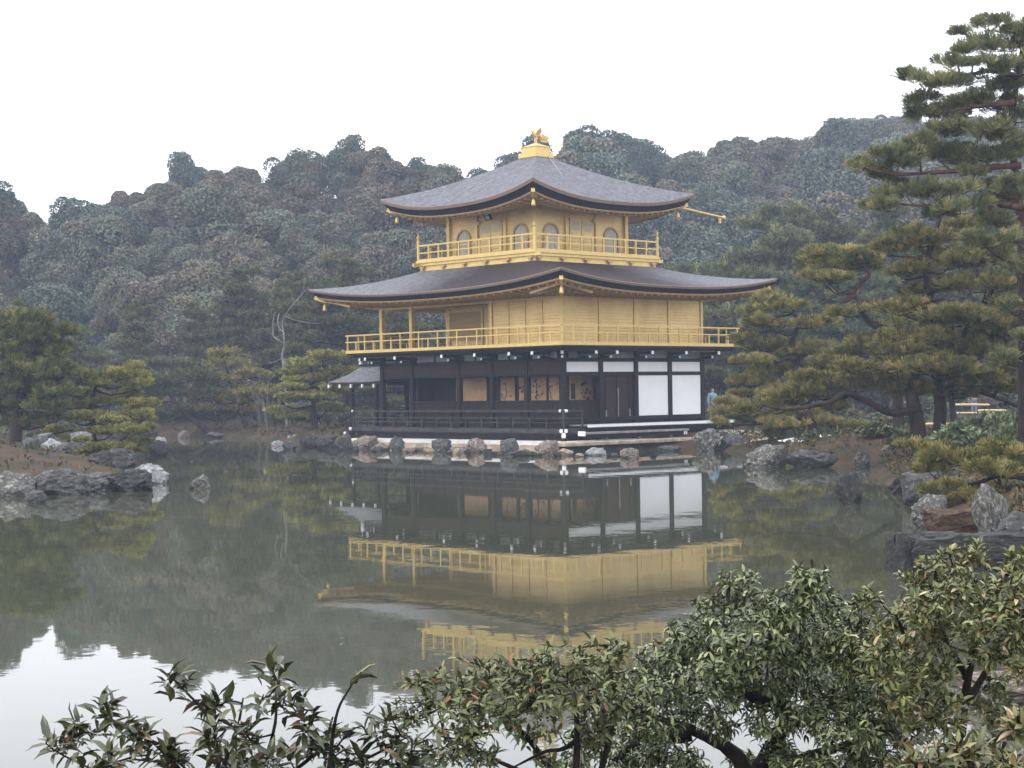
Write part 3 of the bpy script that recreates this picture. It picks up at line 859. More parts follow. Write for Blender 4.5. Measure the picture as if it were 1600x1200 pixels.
# third storey
ub = part('upper_balcony', MB().box(CX-B3+0.08, CX+B3-0.08, CY-B3+0.08, CY+B3-0.08, 7.70, 8.17), M['gold'])
part('fascia_beam', ring(CX-B3+0.0, CX+B3-0.0, CY-B3+0.0, CY+B3-0.0, 0.07, 8.05, 8.17), M['gold'], ub)
part('deck', MB().box(CX-B3-0.06, CX+B3+0.06, CY-B3-0.06, CY+B3+0.06, 8.175, 8.275), M['gold'], ub)
for x, y, dx, dy in ((CX-B3, CY-B3+0.03, -1, 0), (CX+B3-0.03, CY+B3, 0, 1), (CX-B3+0.03, CY-B3, 0, -1), (CX+B3, CY-B3+.03, 1, 0)):
    part('beam_end', MB().bar((x, y, 8.10), (x+dx*0.3, y+dy*0.3, 8.10), 0.1, 0.14), M['gold'], ub)
for k in range(6):
    s = -B3+0.3 + k*(2*B3-0.6)/5
    for (x, y, dx, dy) in ((CX+s, CY-B3+0.06, 0, -1), (CX+B3-0.06, CY+s, 1, 0)):
        part('bracket_ornament', MB().bar((x, y, 7.98), (x+dx*0.10, y+dy*0.10, 7.98), 0.30, 0.07).bar((x, y, 7.91), (x+dx*0.09, y+dy*0.09, 7.91), 0.12, 0.10), M['shaded_gold'], ub)
ur = part('upper_railing', ring(CX-B3, CX+B3, CY-B3, CY+B3, 0.065, 8.92, 8.985), M['gold'])
part('rail', ring(CX-B3+.008, CX+B3-.008, CY-B3+.008, CY+B3-.008, 0.05, 8.60, 8.65), M['gold'], ur)
part('rail', ring(CX-B3-.01, CX+B3+.01, CY-B3-.01, CY+B3+.01, 0.09, 8.277, 8.345), M['gold'], ur)
posts(9, (CX-B3+0.75, CY-B3+0.03), (CX+B3-0.75, CY-B3+0.03), 8.347, 8.918, 0.07, ur)
posts(9, (CX+B3-0.03, CY-B3+0.75), (CX+B3-0.03, CY+B3-0.75), 8.347, 8.918, 0.07, ur)
posts(9, (CX-B3+0.03, CY-B3+0.75), (CX-B3+0.03, CY+B3-0.75), 8.347, 8.918, 0.07, ur)
posts(9, (CX-B3+0.75, CY+B3-0.03), (CX+B3-0.75, CY+B3-0.03), 8.347, 8.918, 0.07, ur)
for sx, sy in ((1, -1), (-1, -1), (1, 1), (-1, 1)):
    part('corner_post', MB().lathe((CX+sx*(B3-0.03), CY+sy*(B3-0.03), 8.28), [(0.0, 0), (0.075, 0), (0.075, 0.80), (0.095, 0.81), (0.095, 0.86), (0.06, 0.88), (0.05, 0.94), (0.08, 1.0), (0.085, 1.06), (0.05, 1.13), (0.015, 1.2), (0.0, 1.23)], 10), M['gold'], ur, smooth=False)
Z3T = 10.12
part('upper_wall', MB().box(CX-W3+0.03, CX+W3-0.03, CY-W3+0.03, CY+W3-0.03, 8.277, Z3T), M['gold_wall'])
for sx in (-1, 1):
    for sy in (-1, 1):
        part('gold_column', MB().box(CX+sx*W3-0.09, CX+sx*W3+0.09, CY+sy*W3-0.09, CY+sy*W3+0.09, 8.277, Z3T), M['gold'])
for s in (-0.92, 0.92):
    part('gold_column', MB().box(CX+s-0.08, CX+s+0.08, CY-W3-0.06, CY-W3+0.027, 8.277, Z3T), M['gold'])
    part('gold_column', MB().box(CX+W3-0.027, CX+W3+0.06, CY+s-0.08, CY+s+0.08, 8.277, Z3T), M['gold'])
for z0, z1, w_ in ((Z3T+0.003, Z3T+0.14, 0.1), (8.9, 8.96, 0.012)):
    part('gold_beam', ring(CX-W3-w_, CX+W3+w_, CY-W3-w_, CY+W3+w_, w_+0.02, z0, z1), M['gold'])
def bell_outline(w_, h):
    """flower-headed window: straight sides that flare at the foot, cusped arch on top"""
    half = [(w_*0.55, 0), (w_*0.50, h*0.12), (w_*0.49, h*0.35), (w_*0.49, h*0.62), (w_*0.46, h*0.74), (w_*0.40, h*0.83), (w_*0.31, h*0.90), (w_*0.20, h*0.95), (w_*0.08, h*0.985), (0, h)]
    return [(-x, z) for x, z in half] + [(x, z) for x, z in reversed(half[:-1])]
def face(sidename):
    # returns a mapping (s along the wall, out from it, z) -> world
    if sidename == 's':
        return lambda s, o, z: (CX+s, CY-W3+0.03-o, z)
    return lambda s, o, z: (CX+W3-0.03+o, CY+s, z)
for sn in ('s', 'e'):
    fm = face(sn)
    nrm = Vector(fm(0, 1, 0)) - Vector(fm(0, 0, 0))
    for s0 in (-1.83, 1.87):
        ow, iw = bell_outline(0.98, 1.25), bell_outline(0.80, 1.12)
        q = MB()
        n = len(ow)
        for lay in (0.004, 0.06):
            q.v += [fm(s0+x, lay, 8.35+z) for x, z in ow] + [fm(s0+x, lay, 8.40+z) for x, z in iw]
        for i in range(n-1):
            q.f.append((2*n+i, 2*n+i+1, 3*n+i+1, 3*n+i))
            q.f.append((n+i, n+i+1, 3*n+i+1, 3*n+i))
            q.f.append((i, i+1, 2*n+i+1, 2*n+i))
        wn = part('arched_window', MB().prism([fm(s0+x, 0.004, 8.40+z) for x, z in iw], nrm*0.008), M['paper'])
        part('frame', q, M['shaded_gold'], wn)
        q = MB()
        for x in (-0.2, 0.0, 0.2):
            q.bar(fm(s0+x, 0.022, 8.42), fm(s0+x, 0.022, 8.40+1.0), 0.022, 0.018)
        for z in (0.2, 0.42, 0.64, 0.86):
            q.bar(fm(s0-0.36, 0.022, 8.4+z), fm(s0+0.36, 0.022, 8.4+z), 0.018, 0.022)
        part('lattice', q, M['gold'], wn)
        part('black_rim', MB().tube([fm(s0+x*1.0, 0.035, 8.40+z) for x, z in iw], 0.018, 5), M['black'], wn)
    for s0 in (-0.36, 0.36):
        dd = part('panelled_door', MB().prism([fm(s0-0.34, 0.004, 8.30), fm(s0+0.34, 0.004, 8.30), fm(s0+0.34, 0.004, 9.80), fm(s0-0.34, 0.004, 9.80)], nrm*0.03), M['gold'])
        q = MB()
        for k in range(4):
            a = s0-0.22+k*0.145
            q.prism([fm(a-0.04, 0.036, 9.32), fm(a+0.04, 0.036, 9.32), fm(a+0.04, 0.036, 9.70), fm(a-0.04, 0.036, 9.70)], nrm*0.006)
        part('lattice_light', q, M['paper'], dd)
        q = MB()
        for z in (9.51,):
            q.prism([fm(s0-0.28, 0.044, z-0.02), fm(s0+0.28, 0.044, z-0.02), fm(s0+0.28, 0.044, z+0.02), fm(s0-0.28, 0.044, z+0.02)], nrm*0.01)
        for z0, z1 in ((9.05, 9.24), (8.42, 8.98)):
            q.prism([fm(s0-0.25, 0.036, z0), fm(s0+0.25, 0.036, z0), fm(s0+0.25, 0.036, z1), fm(s0-0.25, 0.036, z1)], nrm*0.012)
        part('raised_panel', q, M['gold_wall'], dd)
        part('hinge_block', MB().prism([fm(s0+(0.36 if s0 > 0 else -0.36)-0.05, 0.04, 9.72), fm(s0+(0.36 if s0 > 0 else -0.36)+0.05, 0.04, 9.72), fm(s0+(0.36 if s0 > 0 else -0.36)+0.05, 0.04, 9.86), fm(s0+(0.36 if s0 > 0 else -0.36)-0.05, 0.04, 9.86)], nrm*0.1), M['gold'], dd)
# name board under the upper eaves, leaning forward
pb = Vector((CX+0.42, CY-W3-0.62, 10.08))
pn = Vector((0, -0.9, -0.42)).normalized()
pu = Vector((0, -0.42, 0.9)).normalized()
px_ = Vector((1, 0, 0))
def pq(a, c, o):
    return pb + px_*a + pu*c + pn*o
def plate(x0, x1, z0, z1, o0, o1):
    return MB().prism([pq(x0, z0, o0), pq(x1, z0, o0), pq(x1, z1, o0), pq(x0, z1, o0)], pn*(o1-o0))
nb = part('name_board', plate(-0.21, 0.21, -0.30, 0.30, -0.03, 0.03), M['black'])
q = MB()
for z in (-0.18, 0.0, 0.18):                      # three small pale characters, one above the other
    for a in ((-0.10, -0.05, z-0.07, z+0.07), (0.05, 0.10, z-0.07, z+0.07), (-0.045, 0.045, z+0.03, z+0.06), (-0.045, 0.045, z-0.02, z+0.0), (-0.02, 0.02, z-0.075, z-0.03)):
        k_ = plate(*a, 0.032, 0.04)
        q.add(k_.v, k_.f)
part('lettering', q, M['capwhite'], nb)
part('hanger', MB().bar(tuple(pq(-0.15, 0.28, -0.04)), tuple(pq(-0.15, 0.5, -0.2)), 0.03, 0.03).bar(tuple(pq(0.15, 0.28, -0.04)), tuple(pq(0.15, 0.5, -0.2)), 0.03, 0.03), M['black'], nb)

AP = 0.42
up_roof = roof(CX-4.955, CX+4.955, CY-4.955, CY+4.955, CX-AP, CX+AP, CY-AP, CY+AP, 10.43, 0.65, 2.5, 12.84, 0.88, 'upper_roof', M['shingle_up'],
     Z3T+0.14, CX-W3, CX+W3, CY-W3, CY+W3, th=(0.15, 0.24, 0.07), ov=2.15, nr=26)
part('lightning_wire', MB().tube([(CX+0.4, CY+0.3, 12.9), (CX+2.0, CY-0.5, 11.93), (CX+3.4, CY-1.5, 11.14)], 0.03, 5), M['greypanel'], up_roof)
fin = part('roof_finial', MB().box(CX-0.56, CX+0.56, CY-0.56, CY+0.56, 12.78, 13.0), M['gold'])
part('pedestal', MB().box(CX-0.44, CX+0.44, CY-0.44, CY+0.44, 13.003, 13.26), M['gold'], fin)
q = MB()
q.add([(CX-.48, CY-.48, 13.263), (CX+.48, CY-.48, 13.263), (CX+.48, CY+.48, 13.263), (CX-.48, CY+.48, 13.263), (CX-.1, CY-.1, 13.44), (CX+.1, CY-.1, 13.44), (CX+.1, CY+.1, 13.44), (CX-.1, CY+.1, 13.44)],
      [(3, 2, 1, 0), (4, 5, 6, 7), (0, 1, 5, 4), (1, 2, 6, 5), (2, 3, 7, 6), (3, 0, 4, 7)])
part('cap', q, M['gold'], fin)
ph = part('phoenix', MB().tube([(CX, CY-0.5, 14.0), (CX, CY-0.36, 14.10), (CX, CY-0.28, 13.98), (CX, CY-0.16, 13.84), (CX, CY+0.04, 13.80), (CX, CY+0.24, 13.84), (CX, CY+0.36, 13.90)], [0.01, 0.05, 0.045, 0.10, 0.14, 0.09, 0.03], 9), M['gold'], smooth=True)
part('leg', MB().tube([(CX-0.05, CY-0.02, 13.43), (CX-0.05, CY+0.0, 13.76)], 0.035, 6), M['gold'], ph)
part('leg', MB().tube([(CX+0.05, CY-0.02, 13.43), (CX+0.05, CY+0.0, 13.76)], 0.035, 6), M['gold'], ph)
for s in (-1, 1):
    part('wing', MB().prism([(CX+s*0.08, CY-0.14, 13.86), (CX+s*0.2, CY-0.10, 14.08), (CX+s*0.30, CY+0.10, 14.32), (CX+s*0.26, CY+0.20, 14.12), (CX+s*0.2, CY+0.24, 13.98), (CX+s*0.08, CY+0.16, 13.84)], (s*0.03, 0, 0)), M['gold'], ph)
for s, h in ((0, 0.1), (-0.12, 0.0), (0.12, 0.0), (0.0, -0.16)):
    part('tail_feather', MB().prism([(CX+s*0.3, CY+0.2, 13.80+h*0.3), (CX+s, CY+0.5, 13.84+h), (CX+s*1.3, CY+0.78, 13.78+h), (CX+s*1.4, CY+0.95, 13.66+h), (CX+s*1.1, CY+0.72, 13.60+h), (CX+s*0.6, CY+0.4, 13.62+h)], (0.05, 0.01, 0)), M['gold'], ph)
for o_ in (ph, *ph.children):                       # the bird itself is small: shrink it about its feet
    if o_.name.startswith('leg'):
        continue
    for v_ in o_.data.vertices:
        v_.co.x *= 0.78
        v_.co.y *= 0.78
        v_.co.z = 13.76 + (v_.co.z-13.76)*0.72
rod = part('drain_pole', MB().tube([(CX+4.62, CY-3.0, 10.28), (CX+4.5, CY+3.0, 10.42), (-1.5, 9.3, 10.46), (-1.83, 12.3, 10.27)], 0.055, 7), M['gold'])
part('end_cap', MB().lathe((-1.83, 12.34, 10.27), [(0, -0.09), (0.08, -0.06), (0.09, 0.03), (0.05, 0.1), (0, 0.1)], 8), M['gold'], rod)
part('end_cap', MB().box(-1.87, -1.79, 12.0, 12.1, 10.0, 10.24), M['gold'], rod)

# the small open hall at the pavilion's side
fh = thing('fishing_hall', 'small open annex with grey hipped roof on dark posts at the left of the pavilion', 'annex', (-14.0, 1.5, 0))
def fish_roof():
    x0, x1, y0, y1, rx = -16.2, L-0.25, 0.3, 2.7, -15.15
    q = MB()
    N, T = 12, 8
    rows = []
    for it in range(T):
        t_ = it/(T-1)
        z = 2.98 + 0.72*(0.45*t_+0.55*t_*t_)
        y = y0+(1.5-y0)*t_
        xa = x0+(rx-x0)*t_
        rows.append([(xa+(x1-xa)*i/(N-1), y, z-0.05*math.sin(math.pi*i/(N-1))*(1-t_)) for i in range(N)])
    for sgn in (0, 1):
        k = len(q.v)
        for r in rows:
            q.v += [(x, y if not sgn else 3.0-y, z) for x, y, z in r]
        for it in range(T-1):
            for i in range(N-1):
                a = k+it*N+i
                q.f.append((a, a+1, a+N+1, a+N))
    k = len(q.v)                       # hipped end
    for it in range(T):
        x, y, z = rows[it][0]
        q.v += [(x, y, z), (x, 3.0-y, z)]
    for it in range(T-1):
        q.f.append((k+2*it, k+2*it+1, k+2*it+3, k+2*it+2))
    return q
fr = fish_roof().build('roof', M['shingle_up'], fh, smooth=False)
MB().box(-16.15, L-0.25, 0.32, 0.38, 2.84, 2.93).box(-16.15, -16.09, 0.38, 2.62, 2.84, 2.93).box(-16.15, L-0.25, 2.62, 2.68, 2.84, 2.93).build('eave_board', M['brownwood'], fr)
MB().box(-16.05, L-0.25, 0.42, 2.58, 2.78, 2.83).build('soffit', M['darkwood'], fr)
MB().box(-15.2, L-0.3, 1.40, 1.60, 3.70, 3.78).build('ridge', M['black'], fr)
for z, s in ((3.82, 0.9), (3.98, 1.1)):
    MB().lathe((-15.22, 1.5, z), [(0, -0.09*s), (0.09*s, -0.05*s), (0.10*s, 0.03*s), (0.06*s, 0.09*s), (0, 0.1*s)], 10).build('ridge_end', M['capwhite'], fr, smooth=True)
for i in range(6):
    x = -16.1+i*0.86
    MB().bar((x, 0.30, 2.76), (x, 0.22, 2.76), 0.09, 0.16).build('rafter_end', M['capwhite'], fr)
for x, y in ((-14.75, 0.6), (-14.75, 2.4), (-12.9, 0.6), (-12.9, 2.4)):
    MB().box(x-0.08, x+0.08, y-0.08, y+0.08, 0.3, 2.78).build('post', M['darkwood'], fh)
for y in (0.6, 2.4):
    MB().box(-14.67, -12.98, y-0.04, y+0.04, 2.40, 2.48).build('tie_beam', M['darkwood'], fh)
    MB().box(-14.67, -12.98, y-0.04, y+0.04, 1.70, 1.76).build('rail', M['darkwood'], fh)
MB().box(-15.0, L-0.99, 0.4, 2.6, 0.82, 0.9).build('deck', M['darkwood'], fh)
MB().box(-14.87, -14.835, 0.55, 0.65, 1.95, 2.08).build('white_peg', M['capwhite'], fh)

# stone footing
ft = thing('stone_footing', 'low plaster-topped stone wall along the waterline under the pavilion', 'wall', (CX, -2.0, 0))
MB().box(-11.8, 1.75, -2.25, D+1.0, -0.6, 0.29).build('stone_wall', M['rock_tan'], ft)
MB().box(-11.78, 1.73, -2.22, D+0.9, 0.293, 0.41).build('plaster_band', M['plasterworn'], ft)
slab = MB()
sl_out = [(1.80, -2.55), (2.75, -2.65), (2.62, 0.2), (2.66, 3.0), (2.55, 5.6), (1.78, 5.7), (1.76, 0)]
slab.prism([(x, y, 0.27) for x, y in sl_out], (0, 0, 0.14))
tag(slab.build('stone_slab', M['rock_tan'], None, bevel=0.02, origin=(2.2, 1.5, 0.27)), 'long tan stone slab at the water below the grey step bench', 'stone slab')
MB().box(1.77, 2.4, -2.3, 5.4, -0.5, 0.265).build('under_stones', M['rock_dark'], ft)

# ------------------------------------------------------------------ rocks
def rock_mesh(seed, rough=0.35, sub=5):
    import bmesh
    bm = bmesh.new()
    bmesh.ops.create_icosphere(bm, subdivisions=sub, radius=1.0)
    off = Vector((seed*7.3, seed*3.1, seed*5.7))
    r = random.Random(seed)
    cuts = [(Vector((r.gauss(0, 1), r.gauss(0, 1), r.gauss(0, 0.7))).normalized(), r.uniform(0.55, 0.85)) for _ in range(9)]
    for v in bm.verts:
        p = v.co.copy()
        d = 1 + rough*mnoise.fractal(p*0.9+off, 0.9, 2.0, 4) + 0.10*mnoise.noise(p*3.5+off) + 0.05*mnoise.noise(p*9+off)
        p *= d
        for n, h in cuts:
            e = p.dot(n)-h
            if e > 0:
                p -= n*e*0.85
        p += Vector((mnoise.noise(p*5+off), mnoise.noise(p*5-off), mnoise.noise(p*5.5+off*2)))*0.055
        p *= 1 + 0.05*mnoise.turbulence(p*4+off, 4, True) - 0.03
        v.co = p
    me = bpy.data.meshes.new('rock')
    bm.to_mesh(me)
    bm.free()
    me.polygons.foreach_set('use_smooth', [False]*len(me.polygons))
    zs = [v.co.z for v in me.vertices]
    return me
def slab_mesh(seed):
    import bmesh
    bm = bmesh.new()
    bmesh.ops.create_cube(bm, size=2.0)
    bmesh.ops.subdivide_edges(bm, edges=bm.edges[:], cuts=22, use_grid_fill=True)
    off = Vector((seed*4.1, seed*2.3, seed*6.1))
    for v in bm.verts:
        p = v.co.copy()
        q_ = Vector((p.x**3, p.y**3, p.z**3))
        p -= q_*0.07
        p += Vector((mnoise.fractal(p*1.2+off, 0.9, 2, 5), mnoise.fractal(p*1.2-off, 0.9, 2, 5), mnoise.fractal(p*1.4+off*2, 0.9, 2, 5)*0.9))*0.13
        p.z += 0.10*math.floor(2.2*mnoise.noise(Vector((p.x*1.1, p.y*0.9, 0))+off))*(p.z > 0)
        v.co = p
    me = bpy.data.meshes.new('rock')
    bm.to_mesh(me)
    bm.free()
    return me
ROCKS = [rock_mesh(k, 0.34+0.06*(k % 3)) for k in range(9)] + [slab_mesh(1), slab_mesh(2)]
def rock(px, py, wpx, hpx, mat, label, k=0, depth=0.8, z=0.0, group=None, v=None, rz=None, name='rock', tilt=0.0, sunk=0.3):
    """px, py: middle of the foot in the picture; wpx, hpx: visible size there"""
    if v is None:
        P = on_z(px, py, z)
        v = (P-CAM) @ FW
    else:
        P = at(px, py, v)
    ppm = FPX/v
    wx, hz = wpx/ppm/2, hpx/ppm
    me = ROCKS[k % len(ROCKS)].copy()
    me.materials.append(M[mat])
    o = link(name, me)
    co = np.array([c.co for c in me.vertices])
    ext = np.abs(co).max(0)
    sz = hz/(1-sunk)/2*1.0
    o.scale = (wx/ext[0]*1.05, wx*depth/ext[1], (hz*(1+sunk))/(co[:, 2].max()-co[:, 2].min()))
    ang = math.atan2(RT0[1], RT0[0]) + (rz if rz is not None else rnd.uniform(-0.25, 0.25))
    zc = P[2] + hz - co[:, 2].max()*o.scale[2]
    o.location = (P[0]+FH[0]*wx*depth*0.6, P[1]+FH[1]*wx*depth*0.6, zc)
    o.rotation_euler = (0, tilt, ang)
    tag(o, label, 'rock', group)
    return o
# left shore, front
rock(12, 776, 76, 40, 'rock_lichen', 'speckled grey rock at the left edge below the mossy mound', 0)
rock(93, 773, 84, 42, 'rock_grey', 'broad rounded grey rock along the front of the mossy mound', 1)
rock(155, 768, 62, 30, 'rock_grey', 'low grey rock right of the broad rounded one on the left shore', 2)
rock(203, 768, 74, 36, 'rock_dark', 'flat dark rock beneath the white-topped rock at the mound tip', 3)
rock(228, 760, 64, 36, 'rock_pale', 'white-topped rock at the tip of the mossy mound', 4, v=47.0)
rock(56, 786, 32, 20, 'rock_grey', 'little rock standing in the water before the mossy mound', 5)
rock(186, 752, 40, 22, 'rock_dark', 'dark rock behind the white-topped rock on the left shore', 6, v=50)
# left shore, behind the mound
rock(44, 709, 44, 26, 'rock_grey', 'grey rock behind the mossy mound under the big dark pine', 7, v=58)
rock(83, 711, 44, 26, 'rock_pale', 'pale rock behind the mossy mound, left of the pine with layered pads', 8, v=60)
rock(112, 713, 52, 24, 'rock_grey', 'long grey rock behind the mossy mound under the layered pine', 1, v=57)
rock(125, 694, 32, 20, 'rock_pale', 'whitish boulder under the lowest pads of the layered pine', 2, v=64)
rock(70, 694, 26, 18, 'rock_pale', 'small whitish boulder between big dark pine and layered pine', 5, v=66)
rock(178, 744, 84, 44, 'rock_dark', 'tall dark rock below the little spreading pine on the left shore', 3, v=50)
rock(245, 713, 34, 26, 'rock_dark', 'dark rock in the water past the layered pine', 4)
rock(249, 691, 20, 9, 'rock_pale', 'small snow-dusted stone at the foot of the far left bank', 0)
rock(313, 764, 38, 23, 'rock_lichen', 'lone pale speckled rock out in the open water at left', 6, sunk=0.6)
# far bank
rock(287, 684, 24, 12, 'rock_pink', 'pinkish stone on the far bank left of the leaning pine trunk', 7)
rock(336, 684, 34, 9, 'rock_grey', 'flat grey stone at the foot of the leaning pine trunk', 8)
rock(434, 697, 20, 9, 'rock_pale', 'flat white stone at the water left of the annex', 1, sunk=0.6)
rock(459, 690, 20, 11, 'rock_pale', 'snow-capped stone beside the flat white stone by the annex', 2)
rock(452, 703, 24, 14, 'rock_grey', 'grey stone in front of the snow-capped stone left of the annex', 3)
rock(482, 699, 34, 20, 'rock_dark', 'dark rock on the bank left of the annex', 4)
rock(512, 701, 36, 22, 'rock_dark', 'dark rock before the annex foot, left of the stone footing', 5)
rock(538, 704, 34, 28, 'rock_grey', 'grey rock at the left corner of the stone footing', 6)
# along the footing
FT = 'rocks along the pavilion footing'
for px, py, ww, hh, mt, k, lb in ((572, 703, 46, 27, 'rock_pink', 7, 'pinkish rock at the left end of the pavilion footing'),
        (600, 705, 30, 14, 'rock_pink', 8, 'low reddish rock between two taller ones at the left end of the footing'),
        (619, 705, 24, 29, 'rock_grey', 0, 'upright grey rock, third from the left along the footing'),
        (652, 706, 40, 8, 'rock_pink', 1, 'low rubble stone at the waterline left of the speckled footing rock'),
        (690, 707, 28, 26, 'rock_grey', 2, 'grey rock under the dark deck post near the middle of the footing'),
        (722, 708, 34, 13, 'rock_pink', 3, 'low pinkish rubble stone right of the middle of the footing'),
        (744, 708, 30, 29, 'rock_pink', 4, 'rounded pinkish rock right of the footing middle'),
        (796, 712, 26, 33, 'rock_dark', 5, 'tall dark upright rock along the right half of the footing'),
        (817, 714, 34, 14, 'rock_dark', 6, 'low dark wet rock beside the tall upright one at the footing'),
        (857, 713, 44, 31, 'rock_pink', 7, 'big pinkish rock at the near corner of the footing'),
        (886, 713, 26, 14, 'rock_tan', 8, 'small tan stone under the left end of the stone slab'),
        (930, 713, 32, 17, 'rock_pale', 0, 'pale rock in the water before the long stone slab'),
        (984, 717, 26, 21, 'rock_pink', 1, 'orange-flecked rock in the water right of the pale one'),
        (1048, 706, 34, 11, 'rock_dark', 2, 'low dark rock in the shade of the stone slab')):
    rock(px, py-1, ww*1.12, hh*0.80, {'rock_dark': 'rock_grey'}.get(mt, mt), lb, k, 0.6)
for i, px in enumerate((556, 588, 634, 642, 666, 672, 706, 715, 733, 762, 772, 782, 831, 840, 872, 905, 960, 1022)):
    rock(px, 705+9*(px-556)/330 if px < 890 else 714, rnd.uniform(10, 20), rnd.uniform(5, 10), rnd.choice(('rock_pink', 'rock_tan', 'rock_grey', 'rock_dark')), 'small rubble stone at the waterline of the pavilion footing', i, 0.8, group='rubble stones along the footing waterline', name='rubble_stone')
# right of the pavilion
rock(1107, 705, 46, 36, 'rock_lichen', 'craggy speckled rock at the right end of the stone slab', 3)
rock(1146, 704, 46, 28, 'rock_grey', 'grey rock right of the craggy one by the stone slab', 4)
rock(1173, 699, 34, 22, 'rock_dark', 'dark rock on the shore under the light green shore pine', 5)
rock(1129, 687, 22, 14, 'rock_dark', 'small black stone behind the rocks by the stone slab', 6, z=0.3)
rock(1206, 731, 78, 37, 'rock_lichen', 'large pale lichened rock on the right shore', 7)
rock(1279, 731, 94, 28, 'rock_grey', 'long smooth grey rock beside the large lichened one', 8, rz=0)
rock(1348, 729, 30, 27, 'rock_lichen', 'small lichened rock at the inlet right of the long smooth one', 0)
rock(1396, 722, 34, 30, 'rock_lichen', 'upright speckled rock under the twin-trunk pine', 1, v=53)
rock(1321, 706, 24, 22, 'rock_dark', 'squared dark stone on the bank between the pines', 2, v=58)
rock(1330, 788, 46, 54, 'rock_dark', 'dark upright rock standing alone in the water at right', 3, sunk=0.4)
rock(1412, 772, 46, 34, 'rock_dark', 'dark slanting rock at the right inlet', 4, tilt=0.25)
rock(1448, 790, 72, 58, 'rock_grey', 'big rounded grey rock behind the lichened ones at right', 5, v=34.5)
rock(1485, 760, 46, 34, 'rock_grey', 'grey rock under the low near pine bough', 6, v=35)
rock(1460, 818, 68, 46, 'rock_lichen', 'sloping lichened rock above the dark ledge', 7, v=29)
rock(1556, 832, 62, 76, 'rock_lichen', 'tall white-speckled rock below the low pine bough', 8, v=27)
rock(1597, 842, 76, 44, 'rock_grey', 'grey boulder at the right edge beside the tall speckled rock', 0, v=26)
rock(1512, 836, 110, 40, 'rock_rust', 'rust-brown slab of rock lying between the lichened rocks', 9, 0.7, v=28, rz=0.1, name='rock_slab')
rock(1426, 892, 64, 62, 'rock_dark', 'blunt dark end block of the ledge at the right shore', 10, 0.9, rz=0.15, name='rock_ledge')
rock(1520, 892, 190, 60, 'rock_dark', 'long flat dark ledge along the right shore', 9, 0.5, rz=-0.05, name='rock_ledge')
rock(1600, 925, 90, 60, 'rock_dark', 'dark rock at the right edge below the grey boulder', 4, 0.6)
rock(1575, 1100, 140, 46, 'rock_pink', 'low pinkish-brown rock behind the olive shrub at lower right', 5, 0.8)

# pale raked sand beside the slab
q = MB()
tp = [(1090, 683), (1130, 684), (1180, 684), (1240, 684), (1290, 685), (1290, 682), (1210, 678), (1150, 676), (1090, 675)]
P_ = []
for px, py in tp:
    a = on_z(px, py, 0.5)
    P_.append(xy_uv(a[0], a[1]))
cu, cv = sum(a for a, _ in P_)/len(P_), sum(c for _, c in P_)/len(P_)
rows = []
for f in (1.0, 0.66, 0.33, 0.0):
    for a, c in P_:
        uu, vv = cu+(a-cu)*f, cv+(c-cv)*f
        x, y = uv_xy(uu, vv)
        q.v.append((x, y, gz(uu, vv)+0.03))
n = len(P_)
for i in range(3):
    for j in range(n):
        q.f.append((i*n+j, i*n+(j+1) % n, (i+1)*n+(j+1) % n, (i+1)*n+j))
tag(q.build('sand_path', M['rock_tan'], smooth=True), kind='structure')
# snow left on the terrace
q = MB()
for px, py, ww, dd in ((1240, 687, 40, 1.6), (1290, 690, 22, 1.0), (1128, 683, 30, 1.0), (1085, 690, 10, 0.5), (1160, 690, 24, 0.9), (1270, 676, 20, 0.8)):
    P = on_z(px, py, 0.55)
    u0, v0 = xy_uv(P[0], P[1])
    zz = gz(u0, v0)+0.02
    rr = ww/2655*v0/2
    k = len(q.v)
    n = 12
    q.v.append((P[0], P[1], zz+0.10))
    for j in range(n):
        t_ = 2*math.pi*j/n
        s = rnd.uniform(0.75, 1.2)
        x, y = uv_xy(u0+math.cos(t_)*rr*s, v0+math.sin(t_)*dd*s)
        q.v.append((x, y, zz-0.02))
    for j in range(n):
        q.f.append((k, k+1+j, k+1+(j+1) % n))
tag(q.build('snow', M['snow'], smooth=True), kind='stuff')

